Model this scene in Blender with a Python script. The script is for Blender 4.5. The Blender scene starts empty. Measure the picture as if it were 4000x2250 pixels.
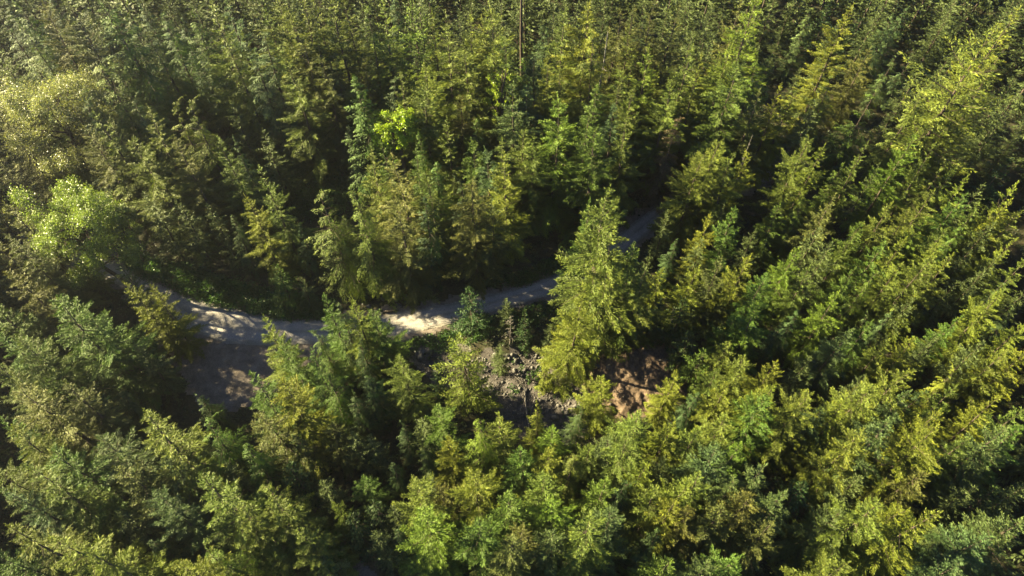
# Gravel forest road through a conifer forest, low evening sun, seen from the air.
import bpy, math, random
import numpy as np
from mathutils import noise, Vector

sc = bpy.context.scene
COL = sc.collection
rng = np.random.default_rng(7)
random.seed(7)

# ----------------------------------------------------------------- data (metres)
TREES = [
(-92.2,117.0,19.6,1.16,'c','d','dark green cedar, second nearest such tree above the pale cottonwood'),
(-82.4,107.1,27,1.16,'c','g','mid green cedar, the nearest left of the bright top left cedar'),
(-75.8,103.0,30,1.16,'f','r','brownish conifer, the nearest above and left of the drooping grey green hemlock'),
(-84.2,118.2,19.6,1.16,'c','d','dark green cedar, the nearest left of the bright top left cedar'),
(-70.2,101.9,31,1.28,'f','r','pale sparse conifer with its brown trunk line showing, near the top left corner'),
(-83.3,103.6,26,1.28,'h','b','broad blue green drooping hemlock, the nearest above the pale cottonwood'),
(-77.1,98.9,27.8,1.28,'h','o','broad olive green drooping hemlock, the nearest left of the drooping grey green hemlock'),
(-90.9,115.7,16.8,1,'c','d','dark green cedar, the nearest above the pale cottonwood'),
(-79.4,103.5,22.3,1.16,'c','b','blue green cedar, the nearest left of the drooping grey green hemlock'),
(-80.1,108.8,16.8,1,'c','d','dark green cedar, the nearest left of the drooping grey green hemlock'),
(-78.7,106.6,14,0.9,'c','d','dark green cedar, the nearest below and left of the drooping grey green hemlock'),
(-75.0,93.3,25,0.93,'f','r','thin rusty conifer with bare trunk line above the pale cottonwood'),
(-78.0,90.8,24.7,1.16,'f','o','olive green conifer, the nearest below and left of the drooping grey green hemlock'),
(-72.7,94.5,22.3,1.16,'h','b','blue green drooping hemlock, the nearest below and left of the drooping grey green hemlock'),
(-63.8,91.7,28.8,1.45,'h','o','big drooping grey green hemlock with its tip bent left'),
(-63.9,95.5,24,1.28,'c','g','broad mid green cedar, the nearest below and right of the drooping grey green hemlock'),
(-64.3,101.6,31,1.62,'c','g','broad bright green cedar at the top edge, left of center'),
(-80.0,120.0,18.2,1.16,'c','d','dark green cedar, the nearest above the drooping grey green hemlock'),
(-63.7,105.7,27,1.04,'h','b','blue green drooping hemlock, the nearest above and right of the drooping grey green hemlock'),
(-59.7,102.3,26.8,1.16,'h','o','olive green drooping hemlock, the nearest below and left of the slender pale hemlock'),
(-67.3,117.6,19.6,1.16,'c','d','dark green cedar, the nearest right of the bright top left cedar'),
(-58.7,106.4,27,1.16,'h','g','mid green drooping hemlock, the nearest left of the slender pale hemlock'),
(-63.3,116.4,18.2,1.28,'c','d','broad dark green cedar, the nearest left of the slender pale hemlock'),
(-52.9,105.7,27,1.28,'c','g','broad mid green cedar, the nearest below and left of the slender pale hemlock'),
(-58.7,109.9,16.8,1,'c','d','dark green cedar, the nearest below and left of the slender pale hemlock'),
(-55.2,107.7,17.5,1.1,'c','d','dark green cedar, the nearest below the slender pale hemlock'),
(-60.3,114.9,18.2,1.16,'c','d','dark green cedar, the nearest left of the slender pale hemlock'),
(-60.5,105.5,15.4,0.9,'c','d','dark green cedar, the nearest right of the drooping grey green hemlock'),
(-48.6,102.1,30.5,1.16,'f','y','yellow green conifer, the nearest below the slender pale hemlock'),
(-45.1,97.4,30.9,0.87,'h','o','slender pale hemlock with stacked drooping boughs near the top'),
(-46.8,106.7,27,1.51,'f','b','broad blue green conifer, the nearest right of the slender pale hemlock'),
(-45.4,104.9,23.1,0.87,'f','y','small yellow olive conifer in the dark gap left of the tall pale stand'),
(-41.3,97.0,25.1,1.28,'h','b','broad blue green drooping hemlock, second nearest such tree left of the lush cedar'),
(-48.4,84.2,26.8,1.16,'h','o','olive green drooping hemlock, the nearest below the slender pale hemlock'),
(-51.2,84.6,25.8,1.04,'h','o','olive green drooping hemlock, the nearest below and right of the drooping grey green hemlock'),
(-62.3,97.3,15.4,0.9,'c','d','dark green cedar, the nearest below and right of the drooping grey green hemlock'),
(-59.8,88.1,23.2,1.28,'h','b','broad blue green drooping hemlock, the nearest below and right of the drooping grey green hemlock'),
(-62.9,90.0,23,1.16,'h','g','mid green drooping hemlock, the nearest below and right of the drooping grey green hemlock'),
(-67.3,88.9,24,1.16,'h','g','mid green drooping hemlock, the nearest below the drooping grey green hemlock'),
(-65.2,85.7,24.2,1.28,'h','b','broad blue green drooping hemlock, the nearest below the drooping grey green hemlock'),
(-54.8,82.7,25.8,1.28,'f','o','broad olive green conifer, the nearest below and right of the drooping grey green hemlock'),
(-61.0,81.6,25.8,1.28,'f','o','broad olive green conifer, the nearest below the drooping grey green hemlock'),
(-55.2,77.2,25.8,1.28,'f','o','olive conifer with a slanting bare trunk line, right of the pale cottonwood'),
(-49.8,78.4,23,1.39,'f','r','broad brownish conifer, the nearest left of the left droopy hemlock'),
(-43.2,78.0,23.7,1.16,'f','o','olive green conifer, the nearest above and left of the left droopy hemlock'),
(-41.8,80.1,21.4,0.93,'h','b','blue green drooping hemlock, the nearest above and left of the left droopy hemlock'),
(-61.9,84.0,22,1.28,'f','r','broad brownish conifer, the nearest below the drooping grey green hemlock'),
(-63.7,80.7,24,1.16,'f','r','brownish conifer, the nearest above and right of the lime cottonwood'),
(-68.7,86.6,22,1.16,'f','r','brownish conifer, the nearest right of the pale cottonwood'),
(-83.8,112.2,18.2,1.16,'c','d','dark green cedar, the nearest above and left of the drooping grey green hemlock'),
(-40.0,98.2,27.9,1.33,'h','b','broad blue green drooping hemlock, the nearest below and right of the slender pale hemlock'),
(-39.1,101.9,28.8,1.16,'f','o','olive green conifer, the nearest right of the slender pale hemlock'),
(-36.3,101.4,30.9,1.28,'f','o','broad olive green conifer, the nearest right of the slender pale hemlock'),
(-34.7,100.1,29.9,1.33,'f','o','broad pale olive conifer in the tall stand left of top center'),
(-33.8,102.5,29.9,1.16,'f','o','olive green conifer, second nearest such tree above and left of the lush cedar'),
(-31.6,102.7,29.9,1.16,'f','o','olive green conifer, the nearest above and left of the lush cedar'),
(-28.4,101.4,30.9,1.28,'f','o','broad olive green conifer, the nearest above the lush cedar'),
(-26.8,102.5,29.9,1.16,'f','o','olive green conifer, the nearest below and left of the golden conifer at top'),
(-33.6,115.1,16.8,1,'c','d','dark green cedar, the nearest below and left of the golden conifer at top'),
(-32.5,100.3,26,1.16,'f','g','mid green conifer, the nearest above and left of the lush cedar'),
(-33.1,97.8,26,1.28,'f','r','broad brownish conifer, the nearest left of the lush cedar'),
(-30.7,95.8,25,1.16,'f','r','brownish conifer, the nearest left of the lush cedar'),
(-28.9,98.8,22.3,0.93,'h','b','blue green drooping hemlock, the nearest left of the lush cedar'),
(-23.0,101.5,29.9,1.04,'h','o','olive green drooping hemlock, the nearest below the golden conifer at top'),
(-20.5,102.5,29.4,1.33,'f','y','bright golden green cone shaped conifer near the top center'),
(-15.9,101.9,30.2,1.04,'o','l','bright green conifer with open layered boughs and bare lower trunk'),
(-21.0,118.0,19.6,1.16,'c','d','dark green cedar, the nearest below and right of the golden conifer at top'),
(-24.5,97.0,23,0.81,'f','r','brownish conifer, the nearest above and left of the lime maple'),
(-23.5,89.2,26,1.22,'c','g','lush green cedar left of the small lime maple'),
(-24.1,105.9,16.1,1,'c','d','dark green cedar, the nearest above and right of the lush cedar'),
(-20.9,100.1,20,1.16,'c','g','mid green cedar, the nearest above the lime maple'),
(-17.5,107.0,16.8,0.9,'h','d','dark green drooping hemlock, the nearest above and right of the lime maple'),
(-19.3,92.3,23.2,1.16,'h','b','blue green drooping hemlock, the nearest below and right of the lush cedar'),
(-17.6,91.6,24.7,1.16,'f','o','olive green conifer, the nearest above and right of the lime maple'),
(-13.9,88.3,25.8,1.28,'f','o','broad olive green conifer, the nearest right of the lime maple'),
(-10.1,96.1,30.9,1.16,'f','o','olive green conifer, the nearest below and right of the golden conifer at top'),
(-12.7,100.1,29.4,1.16,'f','y','yellow green conifer, the nearest below and right of the golden conifer at top'),
(-11.3,103.0,28,1.16,'f','r','brownish conifer, the nearest below and right of the golden conifer at top'),
(-12.6,91.0,27.3,1.16,'f','y','yellow green conifer, the nearest right of the lime maple'),
(-6.7,93.1,28.8,1.28,'f','o','broad olive green conifer, the nearest right of the lush cedar'),
(-7.0,101.2,28.4,1.16,'f','y','yellow green conifer, second nearest such tree below and left of the tall bare trunk'),
(-5.0,102.6,27.3,1.04,'f','y','yellow green conifer, the nearest below and left of the tall bare trunk'),
(-3.3,100.7,30.9,1.39,'f','o','broad olive green conifer, the nearest below and left of the tall bare trunk'),
(-3.4,95.9,26.2,0.99,'o','y','yellow green open branched conifer, the nearest below and left of the tall bare trunk'),
(-8.6,90.3,22,1.04,'f','r','brownish conifer, the nearest right of the lime maple'),
(-5.2,96.8,12,0.9,'f','p','small purplish dying conifer in the shade left of the tall bare trunk'),
(-0.5,97.0,27.8,1.16,'f','o','olive green conifer, the nearest below the tall bare trunk'),
(-14.3,81.9,21,0.81,'c','g','mid green cedar, the nearest below and right of the lime maple'),
(-9.6,83.0,22.7,1.04,'f','o','olive green conifer, the nearest below and right of the lime maple'),
(-14.6,78.4,22,1.04,'f','g','mid green conifer, the nearest below and right of the lime maple'),
(-6.1,86.3,19,1.39,'c','g','broad mid green cedar, the nearest right of the lime maple'),
(-4.0,89.4,14.7,0.8,'h','d','slim dark green drooping hemlock, the nearest right of the lime maple'),
(-5.9,80.5,21,1.04,'f','g','mid green conifer, second nearest such tree below and right of the lime maple'),
(-3.6,77.6,21.4,1.16,'f','b','blue green conifer, the nearest below and right of the lime maple'),
(-11.7,78.1,20,1.04,'c','g','mid green cedar, the nearest right of the left droopy hemlock'),
(-20.4,75.6,24.7,1.16,'f','o','olive green conifer, the nearest above and right of the left droopy hemlock'),
(-18.8,77.4,24,1.04,'f','g','mid green conifer, the nearest below the lime maple'),
(-15.9,71.8,27,1.39,'f','r','big brownish olive conifer just below the small lime maple'),
(-11.9,71.7,23.7,1.04,'f','o','olive green conifer, the nearest right of the left droopy hemlock'),
(-7.4,74.9,18.9,1.04,'h','d','dark green drooping hemlock, the nearest below and right of the lime maple'),
(-6.0,69.7,24,1.16,'f','r','brownish conifer, the nearest above the curl tipped young hemlock'),
(-1.0,78.5,22.7,1.16,'f','o','olive green conifer, the nearest above and right of the sunlit road spots'),
(-0.8,73.1,25.2,1.16,'f','y','yellow green conifer, the nearest left of the tallest conifer'),
(-35.6,72.5,23.7,1.04,'f','o','olive green conifer, the nearest left of the left droopy hemlock'),
(-25.9,67.6,26.8,1.16,'h','o','left one of the two droopy hemlocks above the road bend'),
(-21.1,66.9,26.8,1.04,'h','o','right one of the two droopy hemlocks above the road bend'),
(-0.4,86.1,27.9,1.33,'f','b','broad blue green conifer, the nearest right of the lime maple'),
(-20.8,94.0,15.4,1,'c','d','dark green cedar, the nearest below and right of the lush cedar'),
(-15.2,91.4,15.4,1,'c','d','dark green cedar, the nearest below and right of the lime maple'),
(-27.0,89.3,16.8,1,'c','d','dark green cedar, the nearest below and left of the lime maple'),
(-34.4,92.6,26.8,1.16,'f','o','olive green conifer, the nearest left of the lush cedar'),
(9.1,103.4,28.8,1.28,'f','o','broad olive green conifer, the nearest left of the grey snag pole'),
(12.3,102.0,30.5,1.16,'f','y','yellow green conifer, the nearest below and left of the grey snag pole'),
(17.4,105.7,27,1.16,'f','r','brownish conifer, the nearest below and right of the grey snag pole'),
(19.7,106.0,26,1.16,'f','r','brownish conifer, the nearest right of the grey snag pole'),
(22.4,108.2,24.2,1.04,'f','b','blue green conifer, the nearest right of the grey snag pole'),
(23.4,104.2,29,1.28,'f','r','broad brownish conifer, the nearest right of the grey snag pole'),
(26.9,105.3,28,1.28,'f','r','broad brownish conifer, the nearest below and left of the reddish dead tree'),
(37.5,105.6,28,1.16,'f','r','brownish conifer, the nearest below the reddish dead tree'),
(38.6,99.5,32.2,1.62,'f','l','large dense yellow green conifer at the top edge, right of center'),
(7.0,113.5,16.8,1.1,'c','d','dark green cedar, the nearest left of the grey snag pole'),
(13.7,98.2,27.8,1.28,'h','o','droopy topped conifer with a grey snag pole beside its tip'),
(19.4,102.8,24.7,1.16,'f','o','olive green conifer, the nearest below and right of the grey snag pole'),
(21.0,94.5,28.1,1.1,'f','l','bright green pointed conifer right of the grey snag pole'),
(27.5,95.4,26.8,1.28,'f','o','broad olive green conifer, the nearest above and left of the sharp tipped olive conifer'),
(32.0,99.2,22.1,0.93,'f','y','yellow green conifer, second nearest such tree above the sharp tipped olive conifer'),
(34.0,98.6,22.7,1.04,'f','o','olive green conifer, the nearest above the sharp tipped olive conifer'),
(34.3,90.7,28.8,1.28,'f','o','broad olive green conifer, the nearest above the sharp tipped olive conifer'),
(34.4,95.7,26.2,1.16,'f','y','yellow green conifer, the nearest above the sharp tipped olive conifer'),
(38.9,94.2,24,1.28,'c','g','broad mid green cedar, the nearest above and right of the sharp tipped olive conifer'),
(19.5,95.8,23.7,0.93,'f','o','olive green conifer, second nearest such tree below and right of the grey snag pole'),
(23.9,96.9,21,0.81,'f','y','yellow green conifer, the nearest below and right of the grey snag pole'),
(17.3,94.2,23.7,1.16,'f','o','olive green conifer, the nearest below the grey snag pole'),
(24.7,89.6,24.7,1.16,'f','o','olive green conifer, second nearest such tree above and left of the sharp tipped olive conifer'),
(30.1,93.9,23.7,1.04,'f','o','olive green conifer, the nearest above and left of the sharp tipped olive conifer'),
(13.3,89.0,24,1.28,'c','g','broad mid green cedar, the nearest below the grey snag pole'),
(3.9,99.7,24.2,1.16,'f','b','blue green conifer, the nearest below the tall bare trunk'),
(1.9,94.7,27,0.7,'c','l','slender bright green conifer right under the tall bare trunk'),
(5.2,93.8,26.2,1.04,'f','y','yellow green conifer, the nearest below the tall bare trunk'),
(7.8,95.2,23.7,1.04,'f','o','olive green conifer, the nearest below and left of the grey snag pole'),
(1.9,91.4,23.2,1.28,'f','b','broad blue green conifer, the nearest below the tall bare trunk'),
(1.3,89.4,21.4,1.28,'f','b','broad blue green conifer, the nearest above and left of the tallest conifer'),
(7.1,82.2,28.1,1.22,'f','l','tall fresh green conifer with tiered boughs at center, above the road'),
(16.5,91.6,23,1.16,'f','r','brownish conifer, the nearest below the grey snag pole'),
(12.1,85.6,24,1.28,'f','g','broad mid green conifer, the nearest below the grey snag pole'),
(15.5,85.4,24.2,1.28,'f','b','broad blue green conifer, the nearest above the tallest conifer'),
(18.0,87.1,25.8,1.28,'f','o','broad olive green conifer, the nearest below the grey snag pole'),
(17.9,82.7,23.7,1.16,'f','o','olive green conifer, the nearest above the tallest conifer'),
(25.8,86.3,21,1.04,'h','p','dull brown drooping conifer in the shade right of center'),
(12.8,79.4,25,1.39,'f','g','broad mid green conifer, the nearest above the tallest conifer'),
(1.2,80.2,23.7,1.04,'f','o','olive green conifer, second nearest such tree above and left of the tallest conifer'),
(3.0,80.1,22.7,1.04,'f','o','olive green conifer, the nearest above and left of the tallest conifer'),
(30.5,79.4,23.7,1.28,'f','o','sharp tipped olive conifer rising at the left end of the right hand slope'),
(28.2,78.2,22.7,1.28,'f','o','broad olive green conifer, the nearest above and right of the tallest conifer'),
(33.7,77.7,21.6,1.16,'f','o','olive green conifer, the nearest below and right of the sharp tipped olive conifer'),
(35.6,79.0,21,1.04,'f','y','yellow green conifer, the nearest left of the far road bend'),
(38.9,89.4,23,1.16,'f','r','brownish conifer, the nearest above and right of the sharp tipped olive conifer'),
(4.2,81.4,14,1,'c','d','dark green cedar, the nearest above and left of the tallest conifer'),
(10.9,59.2,35,1.1,'f','o','tallest conifer at center, its bright twin tips rising over the road'),
(10.7,65.1,25,0.81,'f','g','mid green conifer, the nearest below and left of the tallest conifer'),
(6.0,115.5,17.5,1,'c','d','dark green cedar, the nearest below and right of the tall bare trunk'),
(55.9,119.5,16.6,1.1,'c','b','blue green cedar, the nearest right of the dense yellow green conifer'),
(62.7,126.2,12.5,1.1,'c','d','dark green cedar, the nearest above and left of the pale tan conifer'),
(55.1,104.0,28.4,0.9,'f','y','yellowish bushy conifer top among dark trees, top right area'),
(62.0,118.6,14.7,1,'c','b','blue green cedar, the nearest above and left of the pale tan conifer'),
(71.2,118.8,16,1.3,'c','b','rounded blue green conifer in the dark wood at upper right'),
(74.7,121.2,16,1.1,'c','b','blue green cedar, the nearest above and right of the pale tan conifer'),
(82.5,105.2,27.3,1.1,'f','y','yellow green conifer, the nearest above the tall ragged conifer'),
(45.9,92.7,22.1,1,'f','y','yellow green conifer, the nearest below the dense yellow green conifer'),
(63.3,107.5,17.8,1.15,'f','r','pale tan olive conifer leaning over dark trees at upper right'),
(53.7,96.5,23.7,0.9,'h','o','olive green drooping hemlock, the nearest below and left of the pale tan conifer'),
(57.5,90.7,24,1.1,'h','g','green hemlock with a hooked tip at upper right'),
(42.6,90.5,23.1,0.9,'f','y','yellow green conifer, the nearest above the far road bend'),
(70.6,110.7,14.1,0.9,'h','b','blue green drooping hemlock, the nearest right of the pale tan conifer'),
(73.4,110.3,14.1,0.9,'h','b','blue green drooping hemlock, second nearest such tree right of the pale tan conifer'),
(64.7,90.2,22.7,0.9,'h','o','olive green drooping hemlock, the nearest above and right of the narrow windswept conifer'),
(76.4,103.3,12.6,0.7,'c','d','slim dark green cedar, the nearest left of the tall ragged conifer'),
(70.7,90.2,34,1.2,'o','o','tall ragged conifer with open clumped boughs near the upper right edge'),
(73.9,92.0,24.7,1.1,'o','o','olive green open branched conifer, the nearest below and left of the tall ragged conifer'),
(82.1,100.0,23.7,1,'h','o','olive green drooping hemlock, the nearest below and right of the rounded blue green conifer'),
(44.6,80.4,22.7,1.2,'f','o','broad olive green conifer, the nearest above and right of the far road bend'),
(46.2,78.8,22.1,1,'f','y','yellow green conifer, the nearest right of the far road bend'),
(54.3,80.0,20.6,0.9,'f','o','narrow olive conifer with windswept tip, left of three on the upper right slope'),
(60.1,79.6,22.9,0.95,'f','l','yellow green conifer with a long sharp tip, middle of three on the slope'),
(64.6,79.8,20.6,1,'f','o','olive green conifer, the nearest right of the narrow windswept conifer'),
(65.8,78.0,19.6,0.7,'h','o','slim olive green drooping hemlock, the nearest right of the narrow windswept conifer'),
(68.0,78.1,17.5,0.9,'f','o','olive green conifer, third nearest such tree right of the narrow windswept conifer'),
(69.2,76.2,17.9,0.8,'f','y','slim yellow green conifer, the nearest below and right of the narrow windswept conifer'),
(75.3,73.8,18.9,1,'f','y','yellow green conifer, the nearest below the tall ragged conifer'),
(51.8,80.1,16,1,'c','g','mid green cedar, the nearest below and left of the narrow windswept conifer'),
(68.4,124.0,11.1,1,'c','d','young dark green cedar, the nearest above and left of the pale tan conifer'),
(49.1,113.8,10.6,1,'c','d','young dark green cedar, the nearest below the dense yellow green conifer'),
(68.3,89.2,17.5,1,'f','o','olive green conifer, the nearest below and left of the tall ragged conifer'),
(-69.7,66.3,24,1.1,'f','r','brownish conifer, the nearest left of the lime cottonwood'),
(-68.7,62.1,22,1.1,'f','r','brownish conifer, the nearest below and left of the lime cottonwood'),
(-68.0,57.5,20,1.1,'f','r','brownish conifer, the nearest above and left of the wide grey green fir'),
(-63.8,46.5,22,1.1,'f','g','mid green conifer, the nearest below and left of the wide grey green fir'),
(-60.8,45.6,22.7,1.1,'f','o','olive green conifer, the nearest below the wide grey green fir'),
(-56.6,49.1,25,1.35,'f','g','wide grey green fir with upswept bough tips, below the lime cottonwood'),
(-54.7,49.9,21,1.3,'f','g','broad mid green conifer, second nearest such tree right of the wide grey green fir'),
(-49.8,55.8,17.9,0.85,'f','y','olive brown bushy conifer overlapping the road at left'),
(-52.1,55.4,18.9,0.9,'f','y','yellow green conifer, the nearest right of the wide grey green fir'),
(-60.4,40.4,22.7,1.2,'f','o','broad olive green conifer, the nearest below the wide grey green fir'),
(-58.8,42.2,18,1.1,'f','g','mid green conifer, the nearest below the wide grey green fir'),
(-42.8,70.7,15.8,1,'h','b','blue green drooping hemlock, the nearest left of the left droopy hemlock'),
(-38.0,69.6,21,1,'f','y','warm green conifer left of the two droopy hemlocks'),
(-58.2,45.9,12.6,1.1,'c','d','dark green cedar, the nearest below and right of the wide grey green fir'),
(-31.1,48.1,23.1,1,'f','y','pale golden conifer with a visible trunk line at the road turnout'),
(-24.4,51.5,22,0.9,'f','g','olive green conifer rising in front of the road, left of the sun spots'),
(-22.5,51.9,20.5,0.8,'h','b','slim blue green drooping hemlock, the nearest left of the sunlit road spots'),
(-20.7,51.7,21,1.1,'f','y','yellow green conifer, the nearest left of the sunlit road spots'),
(-18.9,51.8,18,1.1,'f','g','mid green conifer, the nearest left of the sunlit road spots'),
(-25.4,48.9,20,0.9,'h','g','mid green drooping hemlock, the nearest right of the gravel turnout'),
(-28.6,45.2,21,1,'f','g','mid green conifer, the nearest right of the gravel turnout'),
(-23.2,42.2,21,0.9,'h','g','mid green drooping hemlock, the nearest above the yellow top in the hollow'),
(-25.0,43.7,21,1,'f','g','mid green conifer, the nearest above the yellow top in the hollow'),
(-13.6,43.6,20.6,1,'f','o','olive green conifer, the nearest left of the golden open conifer'),
(-10.8,47.0,12.6,0.5,'h','d','slim dark green drooping hemlock, the nearest left of the golden open conifer'),
(-6.3,46.2,21,1.05,'o','y','golden open branched conifer beside the rock rubble'),
(-6.2,59.5,12,1.15,'h','d','dark young hemlock with a curled tip at the road edge'),
(-20.7,49.2,15.1,1.1,'h','d','dark green drooping hemlock, the nearest below and left of the sunlit road spots'),
(-18.7,44.2,15.1,1.2,'c','d','broad dark green cedar, the nearest left of the golden open conifer'),
(-12.9,68.9,21,1.1,'c','d','dark green cedar, the nearest above the sunlit road spots'),
(-16.1,66.7,24,1.1,'f','r','brownish conifer, the nearest right of the left droopy hemlock'),
(-32.1,70.0,14,1,'c','d','dark green cedar, the nearest below and left of the left droopy hemlock'),
(12.8,56.2,29.9,1.2,'f','o','second tall fresh green conifer standing before the tallest one'),
(16.1,57.3,25.8,0.9,'f','o','olive green conifer, the nearest below and right of the tallest conifer'),
(17.5,56.4,21.6,1.2,'f','o','broad olive green conifer, the nearest below and right of the tallest conifer'),
(8.4,51.6,23.1,1.1,'f','y','yellow green conifer, the nearest above and right of the rock rubble'),
(7.8,54.1,13,1.3,'f','y','broad yellow green conifer, the nearest above and right of the rock rubble'),
(25.2,68.2,13,1,'c','d','dark green cedar, the nearest below and left of the lone pale green conifer'),
(29.3,69.4,17.9,0.8,'f','y','slim yellow green conifer, the nearest below and left of the lone pale green conifer'),
(32.7,68.6,20,0.9,'f','g','pale green full conifer standing alone right of the tallest conifer'),
(21.6,60.5,15.8,0.9,'f','y','yellow green conifer, the nearest below and right of the tallest conifer'),
(25.8,59.7,17.9,1.1,'f','y','yellow green conifer, the nearest below and left of the lone pale green conifer'),
(29.6,60.8,18,1,'f','r','brownish conifer, the nearest below the lone pale green conifer'),
(33.0,59.9,19.9,1,'f','y','yellow green conifer, the nearest below the lone pale green conifer'),
(34.8,58.0,18,1,'f','g','mid green conifer, second nearest such tree below the lone pale green conifer'),
(32.7,51.6,19.8,1.1,'f','l','bright green conifer right of the dead brown brush by the dirt bank'),
(30.7,52.5,15.6,1,'f','l','bright green conifer, the nearest above and right of the dirt bank'),
(30.5,45.5,17.5,1,'f','o','olive green conifer, the nearest left of the slanted sage conifer'),
(21.4,43.8,15.8,0.9,'f','y','bushy golden conifer at the right foot of the dirt bank'),
(11.8,43.5,15.8,1.1,'f','y','bright yellow conifer in front of the dirt bank'),
(1.8,56.2,11,0.7,'h','d','thin young hemlock left of the tallest conifer, below the road'),
(5.0,49.7,8,1,'f','y','small golden topped sapling among the rocks'),
(24.6,56.8,12.6,1,'c','d','dark green cedar, second nearest such tree above the dirt bank'),
(21.7,57.0,13,1,'c','d','dark green cedar, the nearest above the dirt bank'),
(25.5,52.6,10,1.2,'c','d','young dark green cedar, the nearest above and right of the dirt bank'),
(27.0,49.9,11,1.2,'c','g','young mid green cedar, the nearest right of the dirt bank'),
(29.6,49.2,14,1.1,'f','o','olive green conifer, second nearest such tree right of the dirt bank'),
(27.7,45.7,13,1,'f','o','olive green conifer, the nearest right of the dirt bank'),
(47.2,71.1,19,1.1,'f','r','brownish conifer, the nearest below and right of the far road bend'),
(41.0,72.5,15,1,'f','g','mid green conifer, the nearest right of the lone pale green conifer'),
(44.8,73.6,15,1,'c','g','mid green cedar, the nearest below and right of the far road bend'),
(55.4,69.8,18.5,1.1,'f','o','olive green conifer, the nearest below the narrow windswept conifer'),
(58.0,69.4,17.5,1,'f','o','olive green conifer, the nearest above the hooked hemlock on the slope'),
(62.4,72.4,18.5,1.1,'f','o','olive green conifer, the nearest below and right of the narrow windswept conifer'),
(68.1,73.4,17,1.1,'f','g','mid green conifer, the nearest below and right of the narrow windswept conifer'),
(71.0,72.0,16.5,1,'f','o','olive green conifer, second nearest such tree above the tilted yellow green conifer'),
(74.4,72.0,17.9,1.1,'f','y','yellow green conifer, second nearest such tree above the tilted yellow green conifer'),
(76.4,71.0,16.5,1,'f','o','olive green conifer, the nearest above the tilted yellow green conifer'),
(51.6,68.1,16,1,'f','g','mid green conifer, the nearest above and left of the hooked hemlock on the slope'),
(40.8,62.9,17.7,1,'f','l','bright green conifer, the nearest below and right of the lone pale green conifer'),
(53.5,64.4,17,1.1,'f','g','mid green conifer, the nearest above the hooked hemlock on the slope'),
(56.1,63.7,17.9,1,'f','y','yellow green conifer, the nearest above and right of the hooked hemlock on the slope'),
(63.3,66.7,16.5,1,'f','o','olive green conifer, the nearest above and right of the hooked hemlock on the slope'),
(62.9,65.0,15.8,0.9,'f','y','yellow green conifer, the nearest right of the hooked hemlock on the slope'),
(57.6,59.4,19.6,1.1,'f','o','left tip of a double topped grey green conifer on the right slope'),
(60.4,59.8,19.6,0.9,'f','o','olive green conifer, the nearest above and left of the tilted yellow green conifer'),
(51.0,59.6,17,1,'h','g','hooked tip hemlock in the middle of the right slope'),
(72.8,65.2,16.8,0.9,'f','y','yellow green conifer, the nearest above the tilted yellow green conifer'),
(43.8,54.1,18.7,1.05,'f','l','bright leafy green conifer left of the hooked hemlock on the slope'),
(49.2,51.4,16,1,'f','g','mid green conifer, the nearest above and right of the slanted sage conifer'),
(51.0,49.0,15.5,0.9,'f','o','olive green conifer, the nearest right of the slanted sage conifer'),
(53.8,48.4,16.8,1,'f','y','yellow green conifer, the nearest right of the slanted sage conifer'),
(64.7,52.8,21,1.05,'f','y','bright yellow green conifer tilted out near the right edge'),
(70.7,59.0,14,0.9,'h','b','blue green drooping hemlock, the nearest above the tilted yellow green conifer'),
(43.7,48.2,18.6,0.95,'f','b','smooth pale sage conifer like a slanted cone on the right slope'),
(49.8,54.1,14,0.9,'h','b','blue green drooping hemlock, the nearest above and right of the slanted sage conifer'),
(53.0,54.1,14,0.9,'c','b','blue green cedar, the nearest below the hooked hemlock on the slope'),
(68.1,50.3,16.8,1,'f','y','yellow green conifer, the nearest below and right of the tilted yellow green conifer'),
(49.4,42.8,19.6,1.1,'f','o','olive green conifer, the nearest above the big sage conifer'),
(57.0,43.0,18.9,0.9,'h','y','yellow green drooping hemlock, the nearest above and right of the big sage conifer'),
(33.4,44.0,17.9,1,'f','y','yellow green conifer, the nearest left of the slanted sage conifer'),
(64.6,45.9,17.5,1.1,'f','o','olive green conifer, the nearest below the tilted yellow green conifer'),
(37.2,52.0,14,1,'c','d','dark green cedar, the nearest left of the slanted sage conifer'),
(36.3,59.5,16,1,'f','g','mid green conifer, the nearest below the lone pale green conifer'),
(49.3,61.1,15,1,'f','g','mid green conifer, the nearest left of the hooked hemlock on the slope'),
(55.4,60.7,15.5,1,'f','o','olive green conifer, the nearest right of the hooked hemlock on the slope'),
(42.9,60.7,15.5,1,'f','o','olive green conifer, the nearest left of the hooked hemlock on the slope'),
(50.0,66.3,15.5,1,'f','o','olive green conifer, the nearest above and left of the hooked hemlock on the slope'),
(40.0,54.5,14,1,'c','d','dark green cedar, the nearest above and left of the slanted sage conifer'),
(61.4,52.8,15,1,'f','g','mid green conifer, the nearest left of the tilted yellow green conifer'),
(60.6,68.6,16.6,1,'f','l','bright green conifer, the nearest above and right of the hooked hemlock on the slope'),
(68.5,69.4,15,1,'c','g','mid green cedar, the nearest above and left of the tilted yellow green conifer'),
(71.7,55.2,13,1,'c','d','dark green cedar, the nearest below and right of the tilted yellow green conifer'),
(-56.5,37.7,25,1.3,'f','r','broad brownish conifer, the nearest left of the broad olive fir'),
(-53.8,39.6,22,1.2,'f','r','broad brownish conifer, the nearest above and left of the broad olive fir'),
(-41.2,41.8,13.4,1.1,'c','d','dark green cedar, the nearest below the gravel turnout'),
(-40.6,33.2,26.8,1.35,'f','o','broad olive fir with many upright tips, lower left'),
(-46.6,32.5,23.2,1.2,'f','b','broad blue green conifer, the nearest below and left of the broad olive fir'),
(-50.9,30.6,24,1.2,'f','g','broad mid green conifer, the nearest below and left of the broad olive fir'),
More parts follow.
